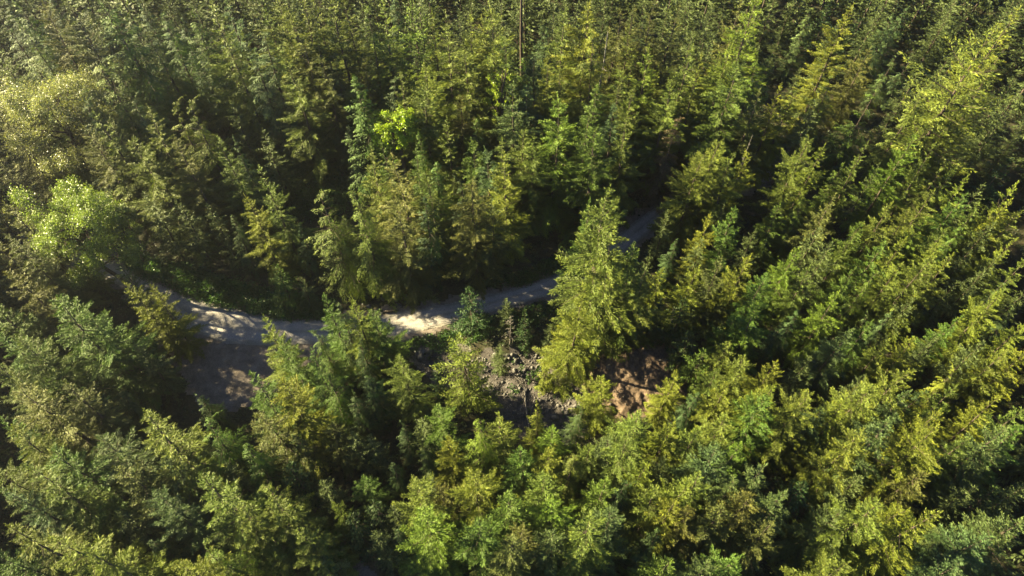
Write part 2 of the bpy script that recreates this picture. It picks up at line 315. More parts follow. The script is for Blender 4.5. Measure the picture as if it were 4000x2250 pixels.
(-52.3,27.5,24.7,1.2,'f','o','broad olive green conifer, the nearest below and left of the broad olive fir'),
(-57.4,32.9,22.7,1.1,'f','o','olive green conifer, the nearest left of the broad olive fir'),
(-36.2,34.6,22,1.1,'h','g','mid green drooping hemlock, the nearest above the tan green fir'),
(-32.0,33.2,19,1.1,'h','g','mid green drooping hemlock, the nearest above and right of the tan green fir'),
(-32.2,26.1,26.8,1.2,'f','o','tan green fir with slanting trunk line, lower left'),
(-39.3,25.9,21.4,1,'f','b','blue green conifer, the nearest left of the tan green fir'),
(-46.1,20.1,25.2,1.2,'f','y','yellow green fir top at the bottom edge, left corner'),
(-43.0,19.9,23.1,1.2,'f','y','broad yellow green conifer, the nearest below and left of the tan green fir'),
(-34.0,18.7,23.1,1,'f','y','yellow green conifer, the nearest below the tan green fir'),
(-32.1,20.5,21,1.1,'h','g','mid green drooping hemlock, the nearest below the tan green fir'),
(-52.2,21.8,24.7,1.2,'f','o','broad olive green conifer, second nearest such tree below and left of the broad olive fir'),
(-55.8,26.3,21.4,1.1,'f','b','blue green conifer, the nearest below and left of the broad olive fir'),
(-44.5,29.2,20,1.2,'f','r','broad brownish conifer, the nearest below the broad olive fir'),
(-56.1,42.2,14.3,1.2,'c','d','broad dark green cedar, the nearest below and right of the wide grey green fir'),
(-52.3,42.4,13.4,1.2,'c','d','broad dark green cedar, the nearest above and left of the broad olive fir'),
(-40.7,31.4,17.7,1.1,'f','b','blue green conifer, the nearest above and left of the tan green fir'),
(-29.9,24.5,22.7,1.1,'f','o','olive green conifer, the nearest below and right of the tan green fir'),
(-42.6,23.5,13.4,1.2,'c','d','broad dark green cedar, the nearest below and left of the tan green fir'),
(-30.3,39.3,24,1.1,'f','g','mid green conifer, the nearest below and right of the gravel turnout'),
(-27.5,38.9,23.1,1.2,'f','y','broad yellow green conifer, the nearest below and right of the gravel turnout'),
(-23.1,37.2,13.2,1.1,'f','r','dim brownish conifer in the deep shade at bottom center left'),
(-14.1,37.8,13.2,1,'h','d','dark hemlock with a curled tip in the shade, bottom center'),
(-15.1,32.9,13.2,0.9,'h','d','dark green drooping hemlock, the nearest above and left of the lower stacked conifer'),
(-8.7,37.2,21,1,'f','g','mid green conifer, the nearest below the golden open conifer'),
(-7.9,33.7,17.9,0.8,'f','y','slim yellow green conifer, the nearest above the lower stacked conifer'),
(-3.7,34.7,21.8,1,'h','l','fresh green tiered conifer left of the dark pointed one, bottom center'),
(-1.5,36.3,19.6,1.1,'f','o','olive green conifer, the nearest below and left of the rock rubble'),
(-18.5,30.6,13.2,1.1,'f','g','dim green conifer alone in the dark hollow at the bottom'),
(-21.1,27.6,14,0.7,'f','y','small yellow lit conifer top in the dark hollow'),
(-10.8,27.6,22.7,1,'f','o','olive green conifer, the nearest above the lower stacked conifer'),
(-9.5,23.7,25,1.2,'f','l','bright tiered conifer at the bottom center, lower of a stacked pair'),
(-4.2,28.3,23.1,1.1,'f','y','yellow green conifer, the nearest above and right of the lower stacked conifer'),
(-3.2,23.0,23,1.15,'f','g','mid green conifer, the nearest right of the lower stacked conifer'),
(-0.2,26.2,23,1.2,'f','g','broad mid green conifer, the nearest left of the round topped conifer'),
(-13.8,24.2,13.2,1,'h','d','dark green drooping hemlock, the nearest below and left of the lower stacked conifer'),
(-25.4,25.2,22.7,1.2,'f','o','broad olive green conifer, the nearest left of the yellow top in the hollow'),
(-28.0,27.8,21.6,1.1,'h','o','olive green drooping hemlock, the nearest right of the tan green fir'),
(-23.2,23.1,20.6,1.1,'f','o','olive green conifer, the nearest below and left of the yellow top in the hollow'),
(-0.5,21.1,23,1.1,'f','r','brownish conifer, the nearest right of the lower stacked conifer'),
(-8.6,28.8,16,1,'f','r','brownish conifer, the nearest above and right of the lower stacked conifer'),
(-27.3,35.9,13.2,1.1,'c','d','dark green cedar, the nearest above and right of the tan green fir'),
(-27.8,32.3,12.6,1.1,'c','d','dark green cedar, the nearest above and left of the yellow top in the hollow'),
(-10.8,34.4,13.4,1,'c','d','dark green cedar, the nearest above the lower stacked conifer'),
(-29.5,36.4,20,1.1,'f','r','brownish conifer, the nearest above and left of the yellow top in the hollow'),
(-20.3,40.8,16,1,'c','d','dark green cedar, the nearest above the yellow top in the hollow'),
(-16.9,27.9,12,1,'c','d','dark green cedar, the nearest right of the yellow top in the hollow'),
(-19.6,26.3,12,1.1,'c','d','dark green cedar, the nearest below and right of the yellow top in the hollow'),
(-22.2,21.6,13.2,1,'c','d','dark green cedar, the nearest below the yellow top in the hollow'),
(3.4,39.2,15.8,0.85,'h','y','orange tinged thin hemlock below the rock rubble'),
(8.8,39.7,15.1,0.95,'h','d','dark green pointed conifer below the rock rubble'),
(15.6,37.4,19.6,1.1,'f','o','olive green conifer, the nearest right of the dark pointed conifer'),
(24.2,42.0,13.4,1.1,'c','d','dark green cedar, the nearest below and right of the dirt bank'),
(26.4,36.6,18.5,1.1,'f','o','olive green conifer, the nearest above the large sage conifer'),
(27.5,41.7,16.8,1,'f','y','yellow green conifer, second nearest such tree above the large sage conifer'),
(19.4,35.8,17.9,1,'f','y','yellow green conifer, the nearest left of the large sage conifer'),
(30.5,38.1,19,1.1,'f','g','mid green conifer, the nearest above and right of the large sage conifer'),
(30.6,40.0,17.9,1,'f','y','yellow green conifer, the nearest above the large sage conifer'),
(22.4,35.5,17.5,1.1,'f','o','olive green conifer, the nearest above and left of the large sage conifer'),
(24.3,32.4,19.5,1.3,'f','b','large soft sage conifer in the lower right'),
(12.4,34.5,16.7,1.1,'f','b','blue green conifer, the nearest below and right of the dark pointed conifer'),
(13.7,33.0,21.6,1.1,'f','o','olive green conifer, the nearest below and right of the dark pointed conifer'),
(27.2,32.6,18.7,1,'f','l','bright green conifer, the nearest below and right of the dirt bank'),
(1.6,32.7,19,1,'f','g','mid green conifer, the nearest below and left of the dark pointed conifer'),
(5.3,37.1,15.6,1,'f','l','bright green conifer, the nearest left of the dark pointed conifer'),
(4.5,32.1,17.9,1.1,'f','y','yellow green conifer, the nearest below and left of the dark pointed conifer'),
(6.8,31.0,20.6,1,'h','o','olive green drooping hemlock, the nearest below the dark pointed conifer'),
(3.6,29.4,19.6,1.1,'f','o','olive green conifer, the nearest above and left of the round topped conifer'),
(4.2,26.2,20.8,1.15,'f','l','bright green conifer, the nearest above and left of the round topped conifer'),
(13.0,29.3,17.6,1,'h','d','dark drooping hemlock beside a bright green conifer, bottom right of center'),
(10.6,28.6,19,1.1,'f','g','mid green conifer, the nearest above the round topped conifer'),
(16.3,28.2,18.5,1,'f','o','olive green conifer, the nearest above and right of the round topped conifer'),
(19.6,28.2,18.9,1.1,'f','y','yellow green conifer, the nearest below and left of the large sage conifer'),
(18.3,26.2,18.9,1.1,'f','y','yellow green conifer, the nearest right of the round topped conifer'),
(7.8,22.9,24.7,1.3,'f','o','bushy round topped conifer near the bottom, right of center'),
(11.0,24.1,21.4,1.1,'f','b','blue green conifer, the nearest right of the round topped conifer'),
(4.8,22.3,18.6,1.1,'f','b','blue green conifer, the nearest below and left of the round topped conifer'),
(0.7,22.8,22,1,'f','r','brownish conifer, the nearest left of the round topped conifer'),
(16.5,19.3,20,1,'f','g','mid green conifer, the nearest below and right of the round topped conifer'),
(21.3,19.0,18.6,1.1,'f','b','blue green conifer, the nearest below and right of the round topped conifer'),
(23.5,19.6,19,1.1,'f','g','mid green conifer, the nearest below the large sage conifer'),
(21.6,29.0,20.6,1.2,'f','o','broad olive green conifer, the nearest below and left of the large sage conifer'),
(29.3,30.4,18.6,1.1,'f','b','blue green conifer, the nearest below and right of the large sage conifer'),
(26.4,29.2,16.7,1.1,'f','b','blue green conifer, the nearest below the large sage conifer'),
(27.3,26.3,18,1.2,'f','r','broad brownish conifer, the nearest below the large sage conifer'),
(20.4,25.5,17,1.1,'f','r','brownish conifer, the nearest below and left of the large sage conifer'),
(24.1,25.5,17,1.2,'f','r','broad brownish conifer, second nearest such tree below the large sage conifer'),
(15.7,31.1,16.8,1,'f','y','yellow green conifer, the nearest above and right of the round topped conifer'),
(9.9,34.7,14,1,'f','o','olive green conifer, the nearest below the dark pointed conifer'),
(16.9,24.1,14,1.1,'c','d','dark green cedar, the nearest right of the round topped conifer'),
(32.8,40.9,17.9,1,'f','y','yellow green conifer, the nearest above and right of the large sage conifer'),
(35.9,38.5,20.6,1.15,'f','o','upright soft green conifer left of the sage ones, lower right'),
(39.4,38.7,15.8,1,'f','b','blue green conifer, the nearest below the slanted sage conifer'),
(41.3,38.2,17.9,1,'f','y','yellow green conifer, the nearest below the slanted sage conifer'),
(44.9,40.5,19.6,1.2,'f','o','broad olive green conifer, the nearest below and right of the slanted sage conifer'),
(50.1,41.0,16.7,1,'f','b','blue green conifer, the nearest above the big sage conifer'),
(54.7,42.8,13.4,1,'h','d','dark green drooping hemlock, the nearest above the big sage conifer'),
(51.4,36.2,19.9,0.9,'o','y','small hook tipped yellow conifer on the lower right slope'),
(56.7,41.3,16.5,1,'f','o','olive green conifer, the nearest above and right of the big sage conifer'),
(58.5,37.7,21,1.1,'f','y','sunlit yellow green conifer tilted right at the lower right edge'),
(58.4,34.2,20.5,1.15,'f','b','blue green conifer, the nearest right of the big sage conifer'),
(44.5,34.3,20.5,1.2,'f','b','big sage green conifer, left of three in the lower right'),
(41.1,33.9,19.6,1,'f','o','olive green conifer, the nearest left of the big sage conifer'),
(48.7,32.9,23.1,1.15,'f','y','yellow green conifer, middle of three in the lower right'),
(46.5,34.4,17.9,0.6,'f','y','slim yellow green conifer, the nearest left of the big sage conifer'),
(54.6,34.0,18.5,1,'f','o','olive green conifer, the nearest right of the big sage conifer'),
(39.6,24.3,23.7,1.15,'f','o','pale olive conifer at bottom right, left one of a sunlit pair'),
(44.1,23.2,25.2,1.1,'f','y','sunlit green conifer at bottom right, right one of a pair'),
(42.8,24.7,21,1,'f','y','yellow green conifer, the nearest left of the sunlit pair at bottom right'),
(36.9,24.9,17.7,1,'f','b','blue green conifer, the nearest left of the sunlit pair at bottom right'),
(55.4,23.4,20.5,1.2,'f','b','dim blue green conifer at the bottom right corner'),
(52.7,22.1,18.6,1.2,'f','b','broad blue green conifer, the nearest below and right of the sunlit pair at bottom right'),
(35.8,18.8,19.6,1,'f','o','olive green conifer, the nearest below and left of the sunlit pair at bottom right'),
(49.3,19.5,17.7,1.2,'f','b','broad blue green conifer, the nearest below the big sage conifer'),
(52.7,24.3,13.4,1.1,'c','d','dark green cedar, the nearest below and right of the sunlit pair at bottom right'),
(30.7,27.3,17.7,1.1,'f','b','blue green conifer, second nearest such tree below and right of the large sage conifer'),
(29.7,24.0,18,1,'f','r','brownish conifer, the nearest below and right of the large sage conifer'),
(36.2,30.1,12.6,1.1,'c','d','dark green cedar, the nearest right of the large sage conifer'),
(48.7,30.2,17,1.1,'f','r','brownish conifer, the nearest below the big sage conifer'),
(60.0,29.6,12.6,1,'c','d','dark green cedar, the nearest right of the sunlit pair at bottom right'),
(-81.9,96.4,26.8,1.28,'f','o','broad olive green conifer, the nearest above the pale cottonwood'),
(-81.0,90.4,25,1.28,'f','r','broad brownish conifer, the nearest left of the pale cottonwood'),
(-80.4,86.1,22,1.28,'f','r','broad brownish conifer, the nearest below and left of the pale cottonwood'),
(-76.9,76.9,21,1.28,'f','r','broad brownish conifer, the nearest above and left of the lime cottonwood'),
(-72.3,62.7,20,1.1,'f','r','brownish conifer, second nearest such tree below and left of the lime cottonwood'),
(-68.3,52.0,20,1.2,'f','g','broad mid green conifer, the nearest left of the wide grey green fir'),
(-64.8,43.2,20.6,1.2,'f','o','broad olive green conifer, the nearest below and left of the wide grey green fir'),
(-61.0,36.0,21,1.1,'f','g','mid green conifer, the nearest left of the broad olive fir'),
(-58.4,29.3,21.6,1.1,'f','o','olive green conifer, second nearest such tree left of the broad olive fir'),
(-55.4,20.4,20,1.1,'f','g','mid green conifer, the nearest below and left of the broad olive fir'),
(83.5,86.4,11.2,1.1,'c','d','young dark green cedar, the nearest below the tall ragged conifer'),
(73.7,61.9,16.5,1,'f','o','olive green conifer, the nearest above and right of the tilted yellow green conifer'),
(66.7,45.6,17.9,1.1,'f','y','yellow green conifer, the nearest below the tilted yellow green conifer'),
(63.2,38.0,18.5,1.1,'f','o','olive green conifer, second nearest such tree below the tilted yellow green conifer'),
(62.3,35.1,18,1.1,'f','g','mid green conifer, the nearest right of the big sage conifer'),
(-35.5,64.0,11,1.2,'c','g','young mid green cedar added to shade the road, below and left of the left droopy hemlock'),  # added to block sun on the road, standing in for dark shrubs
]
FAR_TREES = [
(-47.0,93.9,17.5,1,'d'),(-53.2,91.4,15.4,1,'d'),(-69.4,84.6,14,1,'d'),(-38.6,94.8,17.5,1.1,'d'),(-9.7,116.6,18.2,1.16,'d'),(-11.8,95.2,14,0.7,'d'),(-40.5,87.5,16.8,1.1,'d'),(7.6,116.9,20.3,1.16,'d'),(11.9,117.6,18.2,1.16,'d'),(16.9,117.4,18.9,1.28,'d'),(32.6,117.2,19.6,1.16,'d'),(35.9,116.0,18.2,1.16,'d'),(11.5,112.6,17.5,1.1,'d'),(31.3,107.4,20.5,1.04,'b'),(34.5,105.9,20.5,1.04,'b'),(39.0,92.4,16.8,1,'d'),(11.0,90.8,15.4,1,'d'),(24.6,105.5,15.4,1,'d'),(55.5,127.4,12.9,1.1,'d'),(68.2,118.6,17.2,1,'r'),(82.4,119.6,16.5,1,'r'),(86.1,120.4,16,1,'b'),(94.6,126.1,12,1.1,'d'),(91.8,118.4,16.5,1,'p'),(83.1,112.2,12.9,0.9,'b'),(56.1,107.5,16.6,1.1,'b'),(73.9,106.5,13.5,1,'b'),(80.9,110.9,13.5,1,'b'),(89.8,103.7,15.2,1,'p'),(82.8,93.3,20.5,1,'b'),(82.2,91.7,18.6,1,'b'),(83.5,98.9,14,1,'d'),(71.6,74.9,17.5,0.8,'o'),(57.5,79.9,16.5,0.7,'o'),(53.8,110.0,10.6,1,'d'),(90.7,121.1,11.1,1,'d'),(51.6,119.2,11.6,1,'d'),(49.3,91.3,20,1,'r'),(66.2,111.9,9.7,1,'d'),(67.9,98.4,12.6,1,'d'),(78.5,91.9,12.6,1,'d'),(-50.9,48.6,14.3,1.2,'d'),(-56.8,61.8,16,1,'d'),(-46.9,73.4,14.3,1,'d'),(-55.4,73.3,16.8,1.2,'d'),(-50.8,72.7,16,1.1,'d'),(-0.9,58.9,10,1,'d'),(-1.8,52.5,9,1,'d'),(-3.0,70.6,18.5,1.1,'d'),(-26.1,71.8,14,1,'d'),(23.9,72.6,14,0.8,'y'),(33.2,74.7,14.3,0.8,'d'),(5.6,55.3,9,1,'g'),(8.1,49.8,4.5,0.9,'y'),(37.2,69.7,13.4,1.1,'d'),(28.7,67.4,14,1,'d'),(26.7,57.3,10,0.8,'p'),(20.8,66.0,13,0.8,'d'),(46.1,64.1,16.7,1.1,'b'),(45.6,67.6,15.8,1,'b'),(64.2,59.5,14,0.8,'y'),(68.6,65.5,12.6,0.9,'d'),(68.4,61.1,14,0.9,'y'),(56.8,49.2,14,0.9,'y'),(62.1,47.7,16.7,1.1,'b'),(46.5,44.1,14,0.9,'b'),(58.6,50.9,14,1,'b'),(40.6,47.7,13,1,'d'),(72.1,69.0,15.5,1,'o'),(71.5,63.7,14,1,'d'),(57.3,57.0,13,1,'o'),(-35.0,32.0,14.3,1,'d'),(-46.5,26.1,15.1,1.2,'d'),(-23.1,30.1,13.2,1,'r'),(-10.1,30.3,16,0.8,'d'),(-14.4,27.2,13.2,1,'b'),(-16.0,24.0,13.2,1,'d'),(-20.3,36.5,13.2,1,'b'),(-18.1,36.2,13.2,1,'d'),(-11.3,37.7,15.1,1,'d'),(6.6,25.1,15.1,0.9,'d'),(18.7,32.8,14,1.1,'d'),(56.1,29.4,14.3,1.1,'d'),(42.5,30.7,13.4,1.2,'d'),(87.6,93.0,13.3,1.1,'d'),(86.4,91.3,11.9,1.1,'d'),(99.4,117.7,10.6,1.1,'d'),(74.4,58.5,13.4,1.1,'d'),(61.7,29.1,15.1,1.1,'d'),(-32.3,63.4,9,1.2,'g')  # the last tree is added to shade the road, in place of shrubs
]
ROAD_FAR = [(-85.58,81.31),(-74.87,76.22),(-67.33,72.41),(-62.06,69.72),(-56.06,67.04),(-48.85,64.18),(-41.33,62.17),(-36.18,61.30),(-28.76,61.11),(-22.01,61.78),(-15.72,63.15),(-9.35,64.53),(-0.04,67.04),(5.50,68.99),(10.95,71.56),(15.36,75.39),(19.18,79.13),(21.68,81.48),(25.04,84.23),(29.57,87.24),(37.03,90.63),(44.47,92.84),(53.02,97.39)]
ROAD_NEAR = [(-86.08,77.89),(-75.52,72.95),(-67.43,69.25),(-63.61,67.45),(-58.98,64.93),(-53.13,60.06),(-44.70,57.01),(-37.41,56.78),(-27.42,57.24),(-19.11,58.12),(-13.34,59.68),(-8.22,61.25),(0.00,64.18),(5.42,65.88),(10.61,67.96),(15.51,71.35),(20.02,75.94),(23.38,78.73),(26.71,82.47),(31.64,85.43),(38.53,88.34),(46.44,90.82),(54.98,95.42)]
TURNOUT = [(-61.43,66.18),(-52.68,61.49),(-44.70,58.87),(-36.36,57.66),(-30.66,57.38),(-30.46,53.37),(-35.61,49.01),(-41.94,46.07),(-46.81,47.32),(-51.43,53.37),(-56.34,59.82)]
TRAIL = [(-28.81,30.80),(-26.59,28.40),(-23.52,25.44),(-21.49,23.41),(-19.35,21.78),(-16.47,19.58)]
BANK = [(11.52,54.27),(19.24,56.09),(26.82,58.87),(27.69,53.37),(26.21,48.16),(21.26,45.24),(15.09,44.02),(11.03,45.65)]
RUBBLE = [(-14.47,56.55),(-9.69,57.47),(-6.76,54.27),(2.39,55.17),(7.15,54.27),(10.17,51.17),(12.45,44.02),(8.53,40.82),(1.87,42.01),(-3.84,47.32),(-10.11,49.87),(-14.21,52.93)]
CLEARING = [(-50.47,96.73),(-28.84,96.73),(-24.76,85.43),(-36.12,81.88),(-47.25,87.85)]
SHRUBS_FAR = [(-66.73,74.03),(-56.15,71.88),(-42.27,67.20),(-29.25,64.68),(-28.40,61.49),(-36.26,61.74),(-41.41,62.61),(-48.94,64.58),(-56.16,67.45),(-62.22,70.30)]
SHRUBS_NEAR = [(-17.76,57.47),(-12.19,58.87),(-6.15,60.77),(2.08,63.69),(6.29,65.43),(8.24,61.74),(0.00,58.87),(-8.04,56.55),(-14.40,55.63)]
SHRUBS_MID = [(-5.10,68.22),(3.44,70.82),(11.01,76.22),(11.26,72.41),(4.27,69.25),(-0.42,67.45)]
BOULDERS = [(-23.35,63.98,0.55,'grey boulder at the roadside below the left droopy hemlock'),(-21.18,65.58,0.6,'pale boulder by the lit trunk foot above the road'),(-19.96,65.69,0.75,'pale upright boulder above the road, beside the trunk foot'),(-18.44,63.98,0.7,'grey boulder in the middle of the roadside row'),(-17.57,65.78,0.6,'light boulder just left of the yellow lit roadside shrub'),(-17.24,64.75,0.5,'flat boulder below the yellow lit roadside shrub'),(-18.99,65.13,0.45,'small grey boulder in the roadside row'),(-21.88,63.06,0.6,'brownish boulder half sunk in the road bank'),(-10.04,65.72,0.55,'pale boulder above the road, right of the yellow shrub'),(-14.32,55.98,1.0,'light boulder at the head of the rock rubble'),(-13.24,56.26,0.9,'large pale boulder on the rubble just below the road'),(8.14,45.74,0.7,'sunlit tan boulder left of the dirt bank'),(9.49,46.48,0.9,'tan boulder against the steep edge of the dirt bank'),(12.93,52.22,0.5,'pale stone on the face of the dirt bank'),(14.53,51.67,0.55,'sunlit stone high on the dirt bank'),(-12.22,53.50,0.6,'dark grey boulder in the upper rubble')]
LOGS = [(-34.87,96.86,-32.32,95.81,0.22,'pale fallen log lying in the dark clearing'),(3.76,53.37,7.38,55.17,0.11,'thin grey fallen log below the tallest conifer'),(2.02,49.87,2.47,42.41,0.16,'bleached fallen trunk lying down through the rock rubble'),(-2.51,48.67,0.39,48.37,0.13,'bleached log lying across the rubble right of the golden conifer'),(-0.39,52.49,1.56,50.73,0.09,'short grey branch on the rubble'),(-20.69,62.61,-18.24,63.00,0.2,'dark log along the upper road edge'),(21.91,52.93,23.71,53.11,0.1,'grey stick on the dirt bank')]
COTTONWOODS = [(-74.31,89.85,24,8.6,'big pale cottonwood with glittering leaves at the left edge'),(-64.27,68.90,22,7.2,'lime green cottonwood beside the left end of the road'),(-62.36,72.61,15,3.4,'loose grey green cottonwood at the right side of the lime cottonwood'),(-81.37,74.32,13,3.0,'small pale leafed tree left of the lime cottonwood, at the edge')]
MAPLES = [(-18.31,87.23,22,3.9,'small lime maple glowing among conifers, upper center left'),(-1.80,92.54,25,2.4,'narrow lime leafed tree between conifers left of the tall bare trunk'),(30.63,55.78,6,2.6,'low leafy maple in the shade right of the dirt bank'),(-22.17,21.29,7,2.4,'pale leafy shrub tree at the bottom edge beside the dark trail'),(-27.08,24.49,7,2.2,'glossy leafed shrub tree on the left of the dark trail'),(3.22,50.81,4,1.0,'small round leafed sapling on the rubble edge'),(-71.86,53.88,7,2.6,'dull leafy bush tree between the dark left conifers')]
SNAGS = [(14.70,99.60,26,0.28,6,'grey snag pole standing beside the droopy topped conifer'),(-0.38,56.40,9,0.12,26,'grey dead sapling full of bare twigs below the road'),(37.10,82.99,19,0.09,6,'thin dead grey spire behind the conifers near the far road bend'),(24.19,57.73,9,0.12,24,'dead brown branchy tree right of the tallest conifer'),(29.19,50.47,7,0.1,30,'tangle of dead grey branches right of the dirt bank')]
BARE_TRUNK = (1.85,110.15)

# ----------------------------------------------------------------- materials
def nodes_of(name):
    m = bpy.data.materials.new(name); m.use_nodes = True
    nt = m.node_tree; nt.nodes.clear()
    return m, nt, nt.nodes, nt.links
def mix_rgb(nt, kind, fac, a, b):
    n = nt.nodes.new('ShaderNodeMix'); n.data_type = 'RGBA'; n.blend_type = kind
    for sock, v in ((n.inputs[0], fac), (n.inputs[6], a), (n.inputs[7], b)):
        if hasattr(v, 'links') or isinstance(v, bpy.types.NodeSocket): nt.links.new(v, sock)
        else: sock.default_value = v if not isinstance(v, tuple) else (*v, 1)[:4]
    return n.outputs[2]
def leaf_material(name, trans, rough, spec, spread):
    m, nt, N, L = nodes_of(name)
    info = N.new('ShaderNodeObjectInfo')
    at = N.new('ShaderNodeAttribute'); at.attribute_name = 'tint'
    # per-leaf natural variation: value and a slight yellow shift
    mr = N.new('ShaderNodeMapRange'); mr.inputs[3].default_value = 1 - spread; mr.inputs[4].default_value = 1 + spread
    L.new(at.outputs['Fac'], mr.inputs[0])
    c = mix_rgb(nt, 'MULTIPLY', 1.0, info.outputs['Color'], mr.outputs[0])
    at2 = N.new('ShaderNodeAttribute'); at2.attribute_name = 'age'
    c2 = mix_rgb(nt, 'MULTIPLY', 1.0, c, (1.45, 1.15, .55))
    c = mix_rgb(nt, 'MIX', at2.outputs['Fac'], c, c2)
    p = N.new('ShaderNodeBsdfPrincipled'); p.inputs['Roughness'].default_value = rough
    p.inputs['Specular IOR Level'].default_value = spec
    L.new(c, p.inputs['Base Color'])
    t = N.new('ShaderNodeBsdfTranslucent')
    ct = mix_rgb(nt, 'MULTIPLY', 1.0, c, (1.5, 1.5, .7)); L.new(ct, t.inputs['Color'])
    mx = N.new('ShaderNodeMixShader'); mx.inputs[0].default_value = trans
    L.new(p.outputs[0], mx.inputs[1]); L.new(t.outputs[0], mx.inputs[2])
    o = N.new('ShaderNodeOutputMaterial'); L.new(mx.outputs[0], o.inputs[0])
    return m
M_NEEDLE = leaf_material('needles', .15, .6, .16, .38)
M_LEAF = leaf_material('broad_leaves', .38, .42, .35, .35)

def rock_like(name, cols, scale, bump, rough=.9, detail=8, fine=9):
    m, nt, N, L = nodes_of(name)
    tc = N.new('ShaderNodeTexCoord')
    n1 = N.new('ShaderNodeTexNoise'); n1.inputs['Scale'].default_value = scale; n1.inputs['Detail'].default_value = detail
    n1.inputs['Roughness'].default_value = .7
    L.new(tc.outputs['Object'], n1.inputs['Vector'])
    r = N.new('ShaderNodeValToRGB')
    while len(r.color_ramp.elements) < len(cols): r.color_ramp.elements.new(.5)
    for i, (e, c) in enumerate(zip(r.color_ramp.elements, cols)):
        e.position = .28 + .44 * i / max(1, len(cols) - 1); e.color = (*c, 1)
    L.new(n1.outputs['Fac'], r.inputs[0])
    n2 = N.new('ShaderNodeTexNoise'); n2.inputs['Scale'].default_value = scale * fine; n2.inputs['Detail'].default_value = 4
    L.new(tc.outputs['Object'], n2.inputs['Vector'])
    mr = N.new('ShaderNodeMapRange'); mr.inputs[1].default_value = .25; mr.inputs[2].default_value = .75
    mr.inputs[3].default_value = .55; mr.inputs[4].default_value = 1.4
    L.new(n2.outputs['Fac'], mr.inputs[0])
    c = mix_rgb(nt, 'MULTIPLY', 1.0, r.outputs[0], mr.outputs[0])
    p = N.new('ShaderNodeBsdfPrincipled'); p.inputs['Roughness'].default_value = rough
    p.inputs['Specular IOR Level'].default_value = .2
    L.new(c, p.inputs['Base Color'])
    b = N.new('ShaderNodeBump'); b.inputs['Strength'].default_value = bump; b.inputs['Distance'].default_value = .08
    L.new(n2.outputs['Fac'], b.inputs['Height']); L.new(b.outputs[0], p.inputs['Normal'])
    o = N.new('ShaderNodeOutputMaterial'); L.new(p.outputs[0], o.inputs[0])
    return m
M_FLOOR = rock_like('forest_floor', [(.022,.02,.012), (.035,.035,.016), (.06,.045,.028)], .35, .8)
M_ROAD = rock_like('gravel', [(.21,.195,.185), (.26,.242,.23), (.295,.278,.262)], .22, .18, fine=42)
def add_wear(m):
    # packed wheel tracks: the 'worn' face attribute lightens them, the loose middle and edges stay darker
    nt = m.node_tree; p = next(n for n in nt.nodes if n.type == 'BSDF_PRINCIPLED'); src = p.inputs['Base Color'].links[0].from_socket
    a = nt.nodes.new('ShaderNodeAttribute'); a.attribute_name = 'worn'
    c2 = mix_rgb(nt, 'MULTIPLY', 1.0, src, (.66, .66, .60)); nt.links.new(mix_rgb(nt, 'MIX', a.outputs['Fac'], src, c2), p.inputs['Base Color'])
add_wear(M_ROAD)
M_SHOULDER = rock_like('dirt_shoulder', [(.075,.062,.052), (.135,.112,.095), (.20,.17,.148)], .6, .5, fine=16)
M_TRAIL = rock_like('dark_soil', [(.06,.05,.045), (.09,.075,.065), (.12,.1,.085)], .5, .6)
M_BANK = rock_like('bare_dirt', [(.072,.050,.035), (.105,.074,.053), (.15,.112,.083)], .35, .8)
M_RUB = rock_like('rubble_soil', [(.035,.032,.03), (.065,.057,.052), (.11,.10,.095)], .7, .9)
M_ROCK = rock_like('rock', [(.045,.042,.040), (.085,.08,.075), (.15,.142,.135)], 1.1, .6)
M_BARK = rock_like('bark', [(.03,.022,.017), (.05,.037,.029), (.08,.062,.048)], 2.0, .6)
M_DEAD = rock_like('dead_wood', [(.09,.08,.07), (.15,.135,.12), (.22,.20,.18)], 2.0, .5)

# ----------------------------------------------------------------- mesh helpers
def make_mesh(name, V, faces_flat, sizes, mat, attrs=None, smooth=False):
    me = bpy.data.meshes.new(name)
    V = np.asarray(V, dtype=np.float32)
    me.vertices.add(len(V)); me.vertices.foreach_set('co', V.ravel())
    ff = np.asarray(faces_flat, dtype=np.int32).ravel(); sizes = np.asarray(sizes, dtype=np.int32)
    me.loops.add(len(ff)); me.loops.foreach_set('vertex_index', ff)
    me.polygons.add(len(sizes))
    st = np.zeros(len(sizes), dtype=np.int32); st[1:] = np.cumsum(sizes)[:-1]
    me.polygons.foreach_set('loop_start', st)
    try: me.polygons.foreach_set('loop_total', sizes)
    except Exception: pass
    if smooth: me.polygons.foreach_set('use_smooth', np.ones(len(sizes), dtype=bool))
    me.update(calc_edges=True)
    for k, v in (attrs or {}).items():
        a = me.attributes.new(k, 'FLOAT', 'FACE'); a.data.foreach_set('value', np.asarray(v, dtype=np.float32))
    me.materials.append(mat)
    return me
def obj(name, me, parent=None):
    o = bpy.data.objects.new(name, me); COL.objects.link(o)
    if parent: o.parent = parent
    return o
def tag(o, label=None, cat=None, group=None, kind=None):
    if label: o['label'] = label
    if cat: o['category'] = cat
    if group: o['group'] = group
    if kind: o['kind'] = kind
    return o
def unit(a):
    return a / np.maximum(np.linalg.norm(a, axis=1, keepdims=True), 1e-9)

def kites(P, D, S, Ln, W):
    """one small four-sided leaf spray per point: base P, direction D, side S"""
    n = len(P)
    V = np.empty((n, 4, 3))
    V[:, 0] = P; V[:, 2] = P + D * Ln[:, None]
    mid = P + D * (Ln * .42)[:, None]
    V[:, 1] = mid + S * (W * .5)[:, None]; V[:, 3] = mid - S * (W * .5)[:, None]
    return V.reshape(-1, 3), np.arange(n * 4)

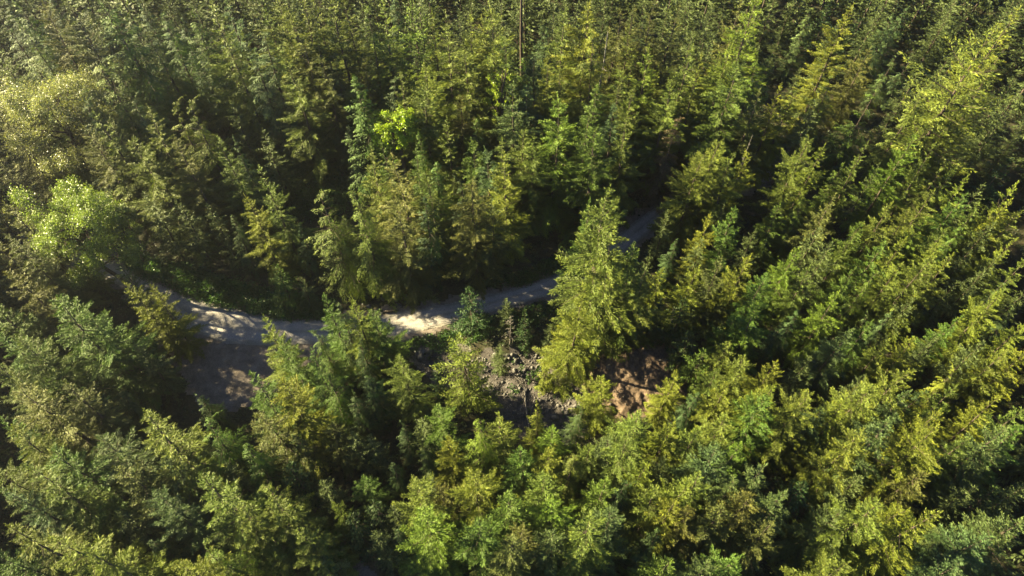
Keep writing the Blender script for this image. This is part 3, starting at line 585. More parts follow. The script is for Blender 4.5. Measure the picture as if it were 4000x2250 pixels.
def prisms(A, B, ra, rb, k=4):
    """tapered k-sided sticks from A to B"""
    n = len(A); D = unit(B - A)
    up = np.tile(np.array([0., 0., 1.]), (n, 1)); up[np.abs(D[:, 2]) > .9] = (1., 0., 0.)
    X = unit(np.cross(D, up)); Y = np.cross(D, X)
    V = np.empty((n, 2 * k, 3)); Fc = []
    for i in range(k):
        a = 2 * math.pi * i / k; r = X * math.cos(a) + Y * math.sin(a)
        V[:, i] = A + r * ra[:, None]; V[:, k + i] = B + r * rb[:, None]
    base = (np.arange(n) * 2 * k)[:, None]
    for i in range(k):
        j = (i + 1) % k
        Fc.append(base + np.array([[i, j, k + j, k + i]]))
    Fc = np.stack(Fc, 1).reshape(-1, 4)
    return V.reshape(-1, 3), Fc

def conifer(seed, H=25., R=4., zc=1.5, nb=150, e_top=.7, e_bot=-.25, curv=.15, droop=0., hang=.25,
            dens=4.2, tw=.42, kl=.42, kw=.15, power=.85, bend=0., gaps=.08, clump=.25, fan=.9, whorls=0):
    """crown and trunk meshes of one conifer"""
    r = np.random.default_rng(seed)
    u = np.sort(r.random(nb) ** 1.18)
    lv = np.cumsum(np.full(80, 1.) * (1 - np.arange(80) / 130.)); lv = lv / lv[whorls] if whorls else lv   # whorls close up towards the tip
    if whorls:
        lv = np.concatenate([[0], lv[:whorls]]); near = lv[np.abs(u[:, None] - lv[None, :]).argmin(1)]
        u = np.where(r.random(nb) < .78, near, u)
    t = np.clip(u + r.normal(0, .007, nb), 0, .995)
    z = zc + (H * .985 - zc) * t
    az = np.arange(nb) * 2.39996 + r.normal(0, .45, nb)
    side_ph = r.uniform(0, 6.28, 3)
    lumps = 1 + clump * (np.sin(az * 2 + z * .55 + side_ph[0]) * .5 + np.sin(az * 3 - z * .9 + side_ph[1]) * .5)
    q0 = 1 - t
    Lb = R * (1 - np.exp(-power * q0)) / (1 - math.exp(-power)) * (1 - .28 * np.exp(-t * 9)) * lumps * r.uniform(.72, 1.18, nb) * np.where(r.random(nb) < .08, 1.22, 1) + .08
    live = r.random(nb) > gaps
    e = e_bot + (e_top - e_bot) * t ** .9 + r.normal(0, .10, nb)
    # leader bend
    bx, by = math.cos(side_ph[2]), math.sin(side_ph[2])
    def axis(zz):
        q = np.clip((zz / H - .86) / .14, 0, 1)
        sway = .012 * H * np.sin(zz / H * 5 + side_ph[0])
        off = bend * q ** 2.2 * H * .055
        return np.stack([sway * .5 + off * bx, sway * .4 + off * by, zz - abs(bend) * q ** 5 * H * .02], -1)
    root = axis(z)
    hd = np.stack([np.cos(az), np.sin(az), np.zeros(nb)], -1)
    lat = np.stack([-np.sin(az), np.cos(az), np.zeros(nb)], -1)
    tan_e = np.tan(np.clip(e, -1.1, 1.1)); ce = np.cos(e)
    wob = r.normal(0, .10, nb)
    def point(b, s):
        Ls = Lb[b] * s
        zz = Ls * tan_e[b] * ce[b] + Lb[b] * (curv * s ** 2 - droop * s ** 3)
        return root[b] + hd[b] * (Ls * ce[b])[:, None] + lat[b] * (Lb[b] * wob[b] * s ** 2)[:, None] + np.array([0, 0, 1.]) * zz[:, None]
    nn = np.maximum(4, np.round(Lb * dens)).astype(int); nn[~live] = 0
    b = np.repeat(np.arange(nb), nn)
    j = np.arange(len(b)) - np.repeat(np.cumsum(nn) - nn, nn)
    s = np.clip(.03 + .98 * (j + r.random(len(b))) / nn[b], 0, 1.)
    P = point(b, s); T = unit(point(b, np.minimum(s + .06, 1.06)) - P)
    B = unit(np.cross(T, np.array([0, 0, 1.])))
    # two twigs per node
    P2 = np.concatenate([P, P]); T2 = np.concatenate([T, T]); s2 = np.concatenate([s, s]); b2 = np.concatenate([b, b])
    sg = np.concatenate([np.ones(len(b)), -np.ones(len(b))])
    B2 = np.concatenate([B, B]) * sg[:, None]
    tl = np.clip(Lb[b2] * tw * (1.08 - s2) * np.clip(s2 * 3.2, .45, 1) * r.uniform(.55, 1.2, len(b2)), .10, 1.7) + .05
    ang = fan + r.normal(0, .16, len(b2))
    up = np.cross(B2, T2) * sg[:, None]
    roll = r.normal(0, .33, len(b2))
    D = T2 * np.cos(ang)[:, None] + (B2 * np.cos(roll)[:, None] + up * np.sin(roll)[:, None]) * np.sin(ang)[:, None]
    D[:, 2] -= hang * .5; D = unit(D)
    m = np.maximum(1, np.ceil(tl / (kl * .62))).astype(int)
    kb = np.repeat(np.arange(len(b2)), m)
    kj = np.arange(len(kb)) - np.repeat(np.cumsum(m) - m, m)
    q = (kj + r.uniform(-.15, .45, len(kb))) / m[kb]; q = np.clip(q, 0, 1)
    KP = P2[kb] + D[kb] * (tl[kb] * q)[:, None]
    KP[:, 2] -= hang * tl[kb] * q ** 2 * .8
    KP += r.normal(0, .04, KP.shape)
    alt = np.where(r.random(len(kb)) > .5, 1., -1.)
    KD = unit(D[kb] * .8 + T2[kb] * .35 + np.cross(D[kb], up[kb]) * (alt * .40)[:, None] + r.normal(0, .13, KP.shape) - np.array([0, 0, 1.]) * (hang * (.35 + .5 * q))[:, None])
    rad_k = hd[b2[kb]]
    nrm = unit(up[kb] * .6 + rad_k * .8 + r.normal(0, .20, KP.shape))
    KS = unit(np.cross(KD, nrm))
    KL = kl * r.uniform(.6, 1.25, len(kb)); KW = kw * r.uniform(.7, 1.35, len(kb))
    bt = r.random(nb)
    tint = np.clip(.55 * bt[b2[kb]] + .45 * r.random(len(kb)), 0, 1)
    age = np.clip((s2[kb] - .72) * 1.6, 0, .45) * (r.random(len(kb)) > .45) + (r.random(len(kb)) > .965) * .6
    # leader tuft
    nl = 46; zl = H * (1 - .07 * r.random(nl)); LP = axis(zl)
    a = r.uniform(0, 6.28, nl); LD = unit(np.stack([np.cos(a) * .8, np.sin(a) * .8, .9 + 0 * a - 1.1 * (droop > .25)], -1))
    LS = unit(np.cross(LD, r.normal(0, 1, (nl, 3))))
    V1, F1 = kites(np.concatenate([KP, LP]), np.concatenate([KD, LD]), np.concatenate([KS, LS]),
                   np.concatenate([KL, np.full(nl, .24)]), np.concatenate([KW, np.full(nl, .06)]))
    tint = np.concatenate([tint, r.random(nl)]); age = np.concatenate([age, np.full(nl, .2)])
    crown = make_mesh('crown', V1, F1, np.full(len(tint), 4), M_NEEDLE, {'tint': tint, 'age': age})
    # trunk with limbs
    zs = np.linspace(-.6, H * .97, 12); A = axis(zs[:-1]); Bq = axis(zs[1:])
    rad = lambda zz: .0115 * H * np.clip(1 - zz / H, 0.015, 1.1) ** 1.15
    Va, Fa = prisms(A, Bq, rad(zs[:-1]), rad(zs[1:]), 7)
    bb = np.arange(nb); parts = [(Va, Fa)]
    for s0, s1, ra, rb in ((0, .4, 1, .7), (.4, .8, .7, .35)):
        pa = point(bb, np.full(nb, s0)); pb = point(bb, np.full(nb, s1))
        base = .008 * Lb + .012
        parts.append(prisms(pa, pb, base * ra, base * rb, 3))
    Vs, Fs, off = [], [], 0
    for v, f in parts: Vs.append(v); Fs.append(f + off); off += len(v)
    Fs = np.concatenate(Fs)
    trunk = make_mesh('trunk', np.concatenate(Vs), Fs, np.full(len(Fs), 4), M_BARK)
    return crown, trunk, H

def broadleaf(seed, H, R, nclu=150, per=85, lsz=.26, low=.28, lobes=14):
    """round-crowned leafy tree: trunk, forking limbs and leaf clumps at the limb ends"""
    r = np.random.default_rng(seed)
    A, Bs, ra, rb = [], [], [], []
    def stick(a, b, r0, r1): A.append(a); Bs.append(b); ra.append(r0); rb.append(r1)
    t0 = np.array([0, 0, -.4]); t1 = np.array([.1 * R * r.normal(), .1 * R * r.normal(), H * low])
    stick(t0, t1, .018 * H, .014 * H)
    top = np.array([.15 * R * r.normal(), .15 * R * r.normal(), H * .82]); stick(t1, top, .014 * H, .005 * H)
    ends = []
    for i in range(lobes):
        f = (i + .5) / lobes; st = t1 + (top - t1) * (f ** 1.1) * .9
        az = i * 2.4 + r.normal(0, .3); reach = R * (1 - .55 * f) * r.uniform(.55, .95)
        en = st + np.array([math.cos(az) * reach, math.sin(az) * reach, H * r.uniform(.12, .24)])
        stick(st, en, .008 * H, .003 * H); ends.append((en, R * r.uniform(.20, .32)))
        for k in range(3):
            a2 = az + r.normal(0, .9); e2 = st + (en - st) * r.uniform(.5, .9)
            e3 = e2 + np.array([math.cos(a2), math.sin(a2), r.uniform(-.1, .9)]) * R * r.uniform(.25, .50)
            stick(e2, e3, .003 * H, .0015 * H); ends.append((e3, R * r.uniform(.12, .24)))
    ends.append((np.array([top[0], top[1], H * .9]), R * .22))
    C = []
    for k in range(nclu):
        e, rr = ends[r.integers(len(ends))]
        v = r.normal(0, 1, 3); v /= np.linalg.norm(v)
        C.append(e + v * rr * r.uniform(.35, 1.1) * np.array([1, 1, .85]))
    C = np.array(C); C[:, 2] = np.clip(C[:, 2], H * .12, H)
    n = nclu * per; ci = np.repeat(np.arange(nclu), per)
    P = C[ci] + r.normal(0, 1, (n, 3)) * (R * .062) * r.uniform(.6, 1.3, nclu)[ci][:, None]
    D = unit(r.normal(0, 1, (n, 3)) + np.array([0, 0, -.35])); S = unit(np.cross(D, r.normal(0, .6, (n, 3)) + np.array([0, 0, 1.])))
    Ln = lsz * r.uniform(.65, 1.25, n)
    V, F = kites(P, D, S, Ln, Ln * .72)
    tint = np.clip(.4 * r.random(nclu)[ci] + .6 * r.random(n), 0, 1)
    crown = make_mesh('crown', V, F, np.full(n, 4), M_LEAF, {'tint': tint, 'age': (r.random(n) > .7) * .4})
    V, F = prisms(np.array(A), np.array(Bs), np.array(ra), np.array(rb), 6)
    trunk = make_mesh('trunk', V, F, np.full(len(F), 4), M_BARK)
    return crown, trunk

# ----------------------------------------------------------------- terrain
def inside(x, y, poly):
    x = np.asarray(x); y = np.asarray(y); res = np.zeros(x.shape, bool); n = len(poly); j = n - 1
    for i in range(n):
        xi, yi = poly[i]; xj, yj = poly[j]
        c = ((yi > y) != (yj > y)) & (x < (xj - xi) * (y - yi) / ((yj - yi) or 1e-9) + xi)
        res ^= c; j = i
    return res
def dist_poly(x, y, poly, closed=True):
    x = np.asarray(x, float); y = np.asarray(y, float); d = np.full(x.shape, 1e9)
    for i in range(len(poly) - (0 if closed else 1)):
        ax, ay = poly[i]; bx, by = poly[(i + 1) % len(poly)]
        dx, dy = bx - ax, by - ay; q = np.clip(((x - ax) * dx + (y - ay) * dy) / (dx * dx + dy * dy + 1e-9), 0, 1)
        d = np.minimum(d, np.hypot(x - ax - q * dx, y - ay - q * dy))
    return d
def sdist(x, y, poly):
    d = dist_poly(x, y, poly); return np.where(inside(x, y, poly), -d, d)
ROAD = ROAD_FAR + ROAD_NEAR[::-1]
def sstep(a, b, v):
    q = np.clip((v - a) / (b - a), 0, 1); return q * q * (3 - 2 * q)
def ground_z(x, y):
    x = np.asarray(x, float); y = np.asarray(y, float)
    z = .45 * np.sin(x * .11 + 1.3) * np.cos(y * .09) + .22 * np.sin(x * .31 + y * .27) + .10 * np.sin(x * .9) * np.sin(y * 1.1 + .5)
    flat = np.minimum(sdist(x, y, ROAD), sdist(x, y, TURNOUT))
    z = z * sstep(.2, 5., flat) - .12 * (1 - sstep(-.3, .8, flat))
    z -= 1.5 * (1 - sstep(-3.5, 3., sdist(x, y, RUBBLE)))
    return z
def gz(x, y): return float(ground_z(np.array([x]), np.array([y]))[0])

def sheet(name, xs, ys, zf, mat, keep=None, kind='structure'):
    X, Y = np.meshgrid(xs, ys); Z = zf(X, Y); n, m = X.shape
    V = np.stack([X, Y, Z], -1).reshape(-1, 3)
    i = np.arange(n * m).reshape(n, m)
    Fq = np.stack([i[:-1, :-1], i[:-1, 1:], i[1:, 1:], i[1:, :-1]], -1).reshape(-1, 4)
    if keep is not None:
        k = keep(V[:, 0], V[:, 1]); Fq = Fq[k[Fq].any(1)]
        us = np.unique(Fq); mp = np.full(len(V), -1); mp[us] = np.arange(len(us)); V = V[us]; Fq = mp[Fq]
    me = make_mesh(name, V, Fq, np.full(len(Fq), 4), mat, smooth=True)
    return tag(obj(name, me), kind=kind)
xs = np.concatenate([np.linspace(-900, -130, 30)[:-1], np.arange(-130, 130, .8), np.linspace(130, 900, 30)])
ys = np.concatenate([np.linspace(-500, 5, 20)[:-1], np.arange(5, 170, .8), np.linspace(170, 1500, 40)])
sheet('ground', xs, ys, ground_z, M_FLOOR)
def jag(x, y, a=.35): return a * (np.sin(x * 1.7 + np.sin(y * 1.1) * 2) + np.sin(y * 2.3 + x * .8)) * .5
def bounds(poly, pad):
    p = np.array(poly); return p[:, 0].min() - pad, p[:, 0].max() + pad, p[:, 1].min() - pad, p[:, 1].max() + pad
def patch(name, poly, mat, lift, step, grow, ragged, bump=None):
    x0, x1, y0, y1 = bounds(poly, grow + 1)
    f = (lambda X, Y: ground_z(X, Y) + lift) if bump is None else bump
    return sheet(name, np.arange(x0, x1, step), np.arange(y0, y1, step), f, mat, lambda x, y: sdist(x, y, poly) + jag(x, y, ragged) < grow)
patch('road_shoulder', ROAD, M_SHOULDER, .02, .4, 1.0, .9)
patch('gravel_turnout', TURNOUT, M_SHOULDER, .035, .4, .6, .9)
def road_z(X, Y):
    d = -sdist(X, Y, ROAD)
    return ground_z(X, Y) + .05 + .03 * np.clip(d, 0, 1.4) - .035 * np.exp(-((d - .95) / .22) ** 2)
rd = patch('road', ROAD, M_ROAD, .05, .22, 0, .14, road_z)
cc = np.empty(len(rd.data.polygons) * 3, np.float32); rd.data.polygons.foreach_get('center', cc); cc = cc.reshape(-1, 3)
df = dist_poly(cc[:, 0], cc[:, 1], ROAD_FAR, False); dn = dist_poly(cc[:, 0], cc[:, 1], ROAD_NEAR, False); wd = df + dn; off_c = np.abs(df - dn) / np.maximum(wd, .1)
blot = .5 + .5 * np.sin(cc[:, 0] * 1.9 + 2 * np.sin(cc[:, 1] * 1.3)) * np.sin(cc[:, 1] * 2.3 + cc[:, 0] * .7)
worn = np.clip(.75 * np.exp(-(off_c / .13) ** 2) * (.5 + .5 * blot) + 1.0 * sstep(.62, .95, off_c) * (.6 + .4 * blot) + .18 * blot, 0, 1)
wa = rd.data.attributes.new('worn', 'FLOAT', 'FACE'); wa.data.foreach_set('value', worn.astype(np.float32))
# dark trail at the bottom
x0, x1, y0, y1 = bounds(TRAIL, 2)
sheet('trail', np.arange(x0, x1, .3), np.arange(y0, y1, .3), lambda X, Y: ground_z(X, Y) + .03, M_TRAIL, lambda x, y: dist_poly(x, y, TRAIL, False) + jag(x, y, .4) < 1.0)
patch('rubble_ground', RUBBLE, M_RUB, .03, .4, .5, 1.2)
def bank_z(X, Y):
    d = -sdist(X, Y, BANK)
    x0, x1, y0, y1 = bounds(BANK, 0)
    hgt = 2.6 * sstep(-.6, 2.0, d) * (.25 + .75 * sstep(y0, y1, Y)) * (1.15 - .5 * sstep(x0 + 2, x1, X))
    rough = .16 * np.sin(X * 2.1 + np.sin(Y * 1.3)) * np.sin(Y * 1.9) + .07 * np.sin(X * 5.3 + Y) * np.sin(Y * 4.7)
    gul = -.28 * np.clip(np.sin(X * 1.35 + .4 * np.sin(Y * .8)), 0, 1) ** 4
    return ground_z(X, Y) - .35 * (1 - sstep(-1.6, -.2, d)) + hgt + (rough + gul) * sstep(-.2, 1, d)
patch('dirt_bank', BANK, M_BANK, 0, .25, 1.2, .5, bank_z)
def surf(x, y):
    z = gz(x, y)
    if sdist(np.array([x]), np.array([y]), BANK)[0] < .6: z = max(z, float(bank_z(np.array([x]), np.array([y]))[0]))
    return z

# ----------------------------------------------------------------- conifers
TONES = {'g': (.052,.090,.014), 'd': (.029,.055,.016), 'o': (.076,.103,.017), 'y': (.096,.120,.014),
         'b': (.054,.085,.028), 'r': (.074,.086,.021), 'l': (.075,.118,.013), 'p': (.078,.062,.038)}
PROTO = {}
fir = dict(e_top=.62, e_bot=-.20, curv=.06, hang=.20, kl=.30, kw=.068, tw=.40, fan=.62, droop=.06)
# the two fir sizes: (outline, lumpiness, gaps, leader bend)
PROTO['F'] = [conifer(11 + i, 26, 4.5, 1.0, 124, **fir, dens=14, whorls=24, power=p, clump=c, gaps=g, bend=bd) for i, (p, c, g, bd) in enumerate([(1.2,.24,.05,0),(1.8,.32,.08,.4),(.7,.28,.08,0),(1.5,.42,.08,-.5),(2.1,.32,.06,.2),(1.0,.38,.10,.1)])]
PROTO['f'] = [conifer(31 + i, 17, 3.6, .6, 112, **{**fir, 'kl': .25, 'kw': .062}, dens=15, whorls=20, power=p, clump=c, gaps=g, bend=bd) for i, (p, c, g, bd) in enumerate([(1.0,.25,.04,0),(1.6,.34,.06,.3),(.5,.28,.08,0),(1.2,.42,.08,-.4),(1.9,.32,.05,0),(.8,.36,.1,.1)])]
hem = dict(e_top=.35, e_bot=.02, curv=.05, droop=.34, hang=.75, kl=.32, kw=.07)
PROTO['h'] = [conifer(51 + i, 24, 4.4, 1.0, 112, **hem, power=p, bend=bd, gaps=.14, clump=.34, dens=8.5, tw=.46, whorls=16) for i, (p, bd) in enumerate([(.8,1.),(1.3,1.5),(.5,1.2)])]
ced = dict(e_top=.55, e_bot=.0, curv=-.05, droop=.18, hang=.95, kl=.33, kw=.08)
PROTO['c'] = [conifer(61 + i, 22, 3.6, .4, 130, **ced, power=p, gaps=.04, clump=.34, fan=.75, bend=.4, dens=8.5, tw=.46) for i, p in enumerate([2.0, 1.3, 1.6])]
opn = dict(e_top=.6, e_bot=-.2, curv=.22, hang=.35, kl=.35, kw=.085)
PROTO['o'] = [conifer(71 + i, 22, 4.6, 2.0, 80, **opn, gaps=.14, clump=.5, power=p, dens=7.5, tw=.46, whorls=13) for i, p in enumerate([1.4, 2.2])]
PROTO['s'] = [conifer(81 + i, 9, 2.1, .2, 75, e_top=.7, e_bot=.0, curv=.1, droop=dr, hang=hg, dens=7.5, kl=.27, kw=.08, power=1.2, bend=bd, whorls=13) for i, (dr, hg, bd) in enumerate([(0,.2,0),(.2,.6,1.2),(.1,.35,.5)])]
LOW = [conifer(91 + i, 24, 4.2, 1.0, 70, **{**fir, 'kl': .8, 'kw': .28}, dens=2.6, gaps=.05, clump=.3, power=1.5) for i in range(2)]
LOW += [conifer(95 + i, 25, 4.2, 1.0, 110, **{**fir, 'kl': .5, 'kw': .13}, dens=4.6, gaps=.05, clump=.32, power=1.2 + .5 * i, whorls=22) for i in range(3)]
open('/tmp/quads.txt','w').write(str([len(c.polygons) for P in PROTO.values() for c, t, h in P]))
GROUPS = {'f': ('conifer_tree', 'conifer', 'conifers of the forest along the gravel road'), 'o': ('conifer_tree', 'conifer', 'conifers of the forest along the gravel road'),
          'h': ('hemlock_tree', 'hemlock', 'drooping hemlocks in the forest'), 'c': ('cedar_tree', 'cedar', 'cedars in the forest'),
          's': ('young_conifer', 'young conifer', 'young conifers below the road')}
def plant(x, y, h, w, sp, tone, label, k):
    if h < 13: pool, gk = 's', 's'
    elif sp == 'f': pool, gk = ('F' if h > 20.5 else 'f'), 'f'
    else: pool, gk = sp, sp
    P = PROTO[pool]; cr, tr, H0 = P[(k * 7 + int(abs(x) * 3)) % len(P)]
    nm, cat, grp = GROUPS[gk]
    root = bpy.data.objects.new(nm, None); COL.objects.link(root)
    root.location = (x, y, surf(x, y)); rr = random.Random(k)
    root.rotation_euler = (rr.uniform(-.03, .03), rr.uniform(-.03, .03), rr.uniform(0, 6.28))
    s = h / H0; ws = s * w
    root.scale = (ws, ws, s); root.empty_display_size = .5
    tag(root, label, cat, grp)
    c = obj('crown', cr, root); obj('trunk', tr, root)
    b = TONES[tone]; v = rr.uniform(.88, 1.12); hshift = rr.uniform(-.1, .1)
    c.color = (b[0] * v * (1 + hshift), b[1] * v, b[2] * v * (1 - hshift), 1)
for k, (x, y, h, w, sp, tone, label) in enumerate(TREES): plant(x, y, h, w, sp, tone, label, k)

# ----------------------------------------------------------------- the rest of the forest, one mass
CAM_H, PITCH, FOC = 100., math.radians(56), 2850.
def frame_pos(x, y, z):
    z = z - CAM_H; fw = y * math.cos(PITCH) - z * math.sin(PITCH); up = y * math.sin(PITCH) + z * math.cos(PITCH)
    return (2000 + FOC * x / fw, 1125 - FOC * up / fw) if fw > 5 else (9e9, 9e9)
def off_frame(x, y, h, m):
    for z in (0, h * .5, h):
        px, py = frame_pos(x, y, z)
        if -m[0] < px < 4000 + m[0] and -m[1] < py < 2250 + m[1]: return False
    return True
_tp = np.array([(t[0], t[1]) for t in TREES])
def NEAR(x, y): return np.hypot(_tp[:, 0] - x, _tp[:, 1] - y).min()
rr = random.Random(5); spots = [(x, y, h, w, TONES[t]) for x, y, h, w, t in FAR_TREES]
# extra unseen trees added just west of the picture to shade the road bend
for i in range(16): spots.append((-89 - 5.2 * (i % 4) + rr.uniform(-1, 1), 61.5 + 4.6 * (i // 4) + rr.uniform(-1, 1), rr.uniform(23, 25), 1.15, TONES[rr.choice('gdo')]))
gx = -190.
while gx < 160:
    gy = -5.
    while gy < 235:
        x, y = gx + rr.uniform(-2.4, 2.4), gy + rr.uniform(-2.4, 2.4); h = rr.uniform(19, 28)
        lim = 62 if x < 0 else 30
        hw = (y * .56 + 83) * .702
        bpx, bpy_ = frame_pos(x, y, 0)
        back = bpy_ < 330 and NEAR(x, y) > 3.3 and frame_pos(x, y, h)[1] < 60
        if (off_frame(x, y, h, (-50, 60)) and NEAR(x, y) > 3. or back) and abs(x) < hw + lim and y > 14 and y < 228 and sdist(np.array([x]), np.array([y]), ROAD)[0] > 2:
            spots.append((x, y, h * (.85 if back else 1), rr.uniform(.85, 1.15), TONES[rr.choice('ddgdb' if back else 'gdobr')]))
        gy += 6.2
    gx += 6.2
Vs, Fs, Ts, Cs, TV, TF = [], [], [], [], [], []; off = toff = 0
low = []
for cr, tr, H0 in LOW:
    v = np.empty(len(cr.vertices) * 3, np.float32); cr.vertices.foreach_get('co', v)
    tz = np.empty(len(tr.vertices) * 3, np.float32); tr.vertices.foreach_get('co', tz)
    tf = np.empty(len(tr.loops), np.int32); tr.loops.foreach_get('vertex_index', tf)
    low.append((v.reshape(-1, 3), tz.reshape(-1, 3)[:154], tf.reshape(-1, 4)[:77], H0))
for i, (x, y, h, w, tone) in enumerate(spots):
    fine = -900 < frame_pos(x, y, h)[0] < 4080 and frame_pos(x, y, h)[1] > -120
    v, tz, tf, H0 = low[2 + i % 3] if fine else low[i % 2]; a = rr.uniform(0, 6.28); s = h / H0; ca, sa = math.cos(a), math.sin(a)
    M = np.array([[ca * s * w, -sa * s * w, 0], [sa * s * w, ca * s * w, 0], [0, 0, s]]); o3 = np.array([x, y, gz(x, y)])
    Vs.append(v @ M.T + o3); Ts.append(rng.random(len(v) // 4)); Cs.append(np.tile(np.array([*tone, 1.]), (len(v) // 4, 1)))
    TV.append(tz @ M.T + o3); TF.append(tf + toff); toff += len(tz)
V = np.concatenate(Vs); nk = len(V) // 4
me = make_mesh('distant_forest', V, np.arange(len(V)), np.full(nk, 4), M_NEEDLE, {'tint': np.concatenate(Ts), 'age': np.zeros(nk)})
forest = tag(obj('distant_forest', me), 'dense mass of further conifers filling in behind and around the nearer trees', 'forest', kind='stuff')
forest.color = (.058, .078, .024, 1)
TF = np.concatenate(TF)
obj('trunks', make_mesh('trunks', np.concatenate(TV), TF, np.full(len(TF), 4), M_BARK), forest)['kind'] = 'stuff'

# ----------------------------------------------------------------- broadleaf trees
def leafy(name, cat, x, y, h, R, label, color, seed, nclu, per, lsz, grp, low=.28):
    root = bpy.data.objects.new(name, None); COL.objects.link(root); root.location = (x, y, surf(x, y))
    tag(root, label, cat, grp)
    cr, tr = broadleaf(seed, h, R, nclu, per, lsz, low)
    c = obj('crown', cr, root); c.color = (*color, 1); obj('trunk', tr, root)
for i, (x, y, h, R, label) in enumerate(COTTONWOODS):
    colr = [(.14, .16, .07), (.115, .165, .03), (.09, .13, .045), (.13, .15, .06)][i]
    leafy('cottonwood_tree', 'cottonwood', x, y, h, R, label, colr, 100 + i, [460, 440, 130, 90][i], 130, .21, 'cottonwoods at the left end of the road')
for i, (x, y, h, R, label) in enumerate(MAPLES):
    colr = [(.17, .25, .02), (.17, .23, .02), (.06, .09, .02), (.09, .12, .04), (.08, .11, .04), (.05, .09, .03), (.08, .09, .04)][i]
    leafy('maple_tree', 'maple', x, y, h, R, label, colr, 120 + i, [150, 70, 80, 70, 70, 22, 80][i], 70, .30 if i < 2 else .22, 'small broadleaf trees among the conifers', .5 if i < 2 else .3)

# ----------------------------------------------------------------- dead trees, bare trunk
def snag(x, y, h, r0, nbr, label, seed, lean=.04, name='dead_tree', cat='dead tree', mat=M_DEAD):
    r = np.random.default_rng(seed); k = 10
    zs = np.linspace(-.4, h, k); cv = np.cumsum(r.normal(lean * .5, lean, (k, 2)) * h / k, 0)
    C = np.concatenate([cv, zs[:, None]], 1); rad = r0 * (1 - .8 * np.linspace(0, 1, k)) 
    V, F = prisms(C[:-1], C[1:], rad[:-1], rad[1:], 7)
    root = bpy.data.objects.new(name, None); COL.objects.link(root); root.location = (x, y, surf(x, y))
    tag(root, label, cat, 'standing dead trees' if name == 'dead_tree' else None)
    obj('trunk', make_mesh('trunk', V, F, np.full(len(F), 4), mat), root)
    A, B = [], []
    for i in range(nbr):
        q = r.uniform(.25, .97); b = np.array([np.interp(q * h, zs, C[:, 0]), np.interp(q * h, zs, C[:, 1]), q * h])
        a = r.uniform(0, 6.28); L = h * .16 * (1.1 - q) * r.uniform(.5, 1.3) + .25
        m = b + np.array([math.cos(a), math.sin(a), r.uniform(-.3, .4)]) * L * .6; e = m + np.array([math.cos(a + .3), math.sin(a + .3), r.uniform(-.5, .3)]) * L * .5
        A += [b, m]; B += [m, e]
        for _ in range(3):
            p = b + (m - b) * r.uniform(.3, 1); A.append(p); B.append(p + r.normal(0, 1, 3) * L * .28)
    n = len(A); V, F = prisms(np.array(A), np.array(B), np.full(n, r0 * .2 + .008), np.full(n, .008), 3)
    obj('branches', make_mesh('branches', V, F, np.full(len(F), 4), mat), root)
for i, (x, y, h, r0, nb, label) in enumerate(SNAGS): snag(x, y, h, r0, nb, label, 200 + i)
# tall tree whose bare trunk shows at the top edge
cr, tr, H0 = conifer(140, 44, 4.2, 30, 70, **fir, power=2.)
root = bpy.data.objects.new('tall_conifer', None); COL.objects.link(root); root.location = (*BARE_TRUNK, gz(*BARE_TRUNK))
tag(root, 'tall dark bare trunk rising out of the top edge of the forest', 'conifer')
c = obj('crown', cr, root); c.color = (*TONES['l'], 1); obj('trunk', tr, root)

# ----------------------------------------------------------------- rocks, logs
def rock_mesh(seed, sub=2):
    import bmesh
    bm = bmesh.new(); bmesh.ops.create_icosphere(bm, subdivisions=sub, radius=1.)
    o = Vector((seed * 3.7, seed * 1.3, seed * 2.1))
    for v in bm.verts:
        n1 = noise.noise(v.co * .9 + o); n2 = noise.noise(v.co * 2.3 + o)
        v.co *= 1 + .38 * n1 + .14 * n2; v.co.z *= .68; v.co.x *= 1.15
    me = bpy.data.meshes.new('rock'); bm.to_mesh(me); bm.free(); me.materials.append(M_ROCK); return me
ROCKS = [rock_mesh(i) for i in range(6)]
for i, (x, y, s, label) in enumerate(BOULDERS):
    o = obj('boulder', ROCKS[i % 6]); o.location = (x, y, surf(x, y) + s * .1); o.scale = (s * .75, s * .62, s * .7); o.rotation_euler = (0, 0, i * 1.9)
    tag(o, label, 'boulder', 'boulders along the road and rubble')
# loose rubble: nobody could count it
small = [rock_mesh(20 + i, 1) for i in range(3)]; Vs, Fs, off = [], [], 0
x0, x1, y0, y1 = bounds(RUBBLE, 1); n = 0
bx0, bx1, by0, by1 = bounds(BANK, 1)
while n < 2600:
    if n % 8 == 0: x, y = rng.uniform(bx0, bx1), rng.uniform(by0, by1); ok = sdist(np.array([x]), np.array([y]), BANK)[0] < .5
    else: x, y = rng.uniform(x0, x1), rng.uniform(y0, y1); ok = sdist(np.array([x]), np.array([y]), RUBBLE)[0] < .4
    if not ok: continue
    s = rng.lognormal(-2.35, .55) * (.6 if n % 8 == 0 else 1); me = small[n % 3]; v = np.array([w.co[:] for w in me.vertices]) * s; a = rng.uniform(0, 6.28)
    R2 = np.array([[math.cos(a), -math.sin(a), 0], [math.sin(a), math.cos(a), 0], [0, 0, 1]])
    Vs.append(v @ R2.T + np.array([x, y, surf(x, y) + s * .3])); f = np.array([p.vertices[:] for p in me.polygons]); Fs.append(f + off); off += len(v); n += 1
Fs = np.concatenate(Fs)
tag(obj('loose_rubble', make_mesh('loose_rubble', np.concatenate(Vs), Fs, np.full(len(Fs), 3), M_ROCK)), 'loose grey rock rubble scattered in the gully below the road', 'rubble', kind='stuff')
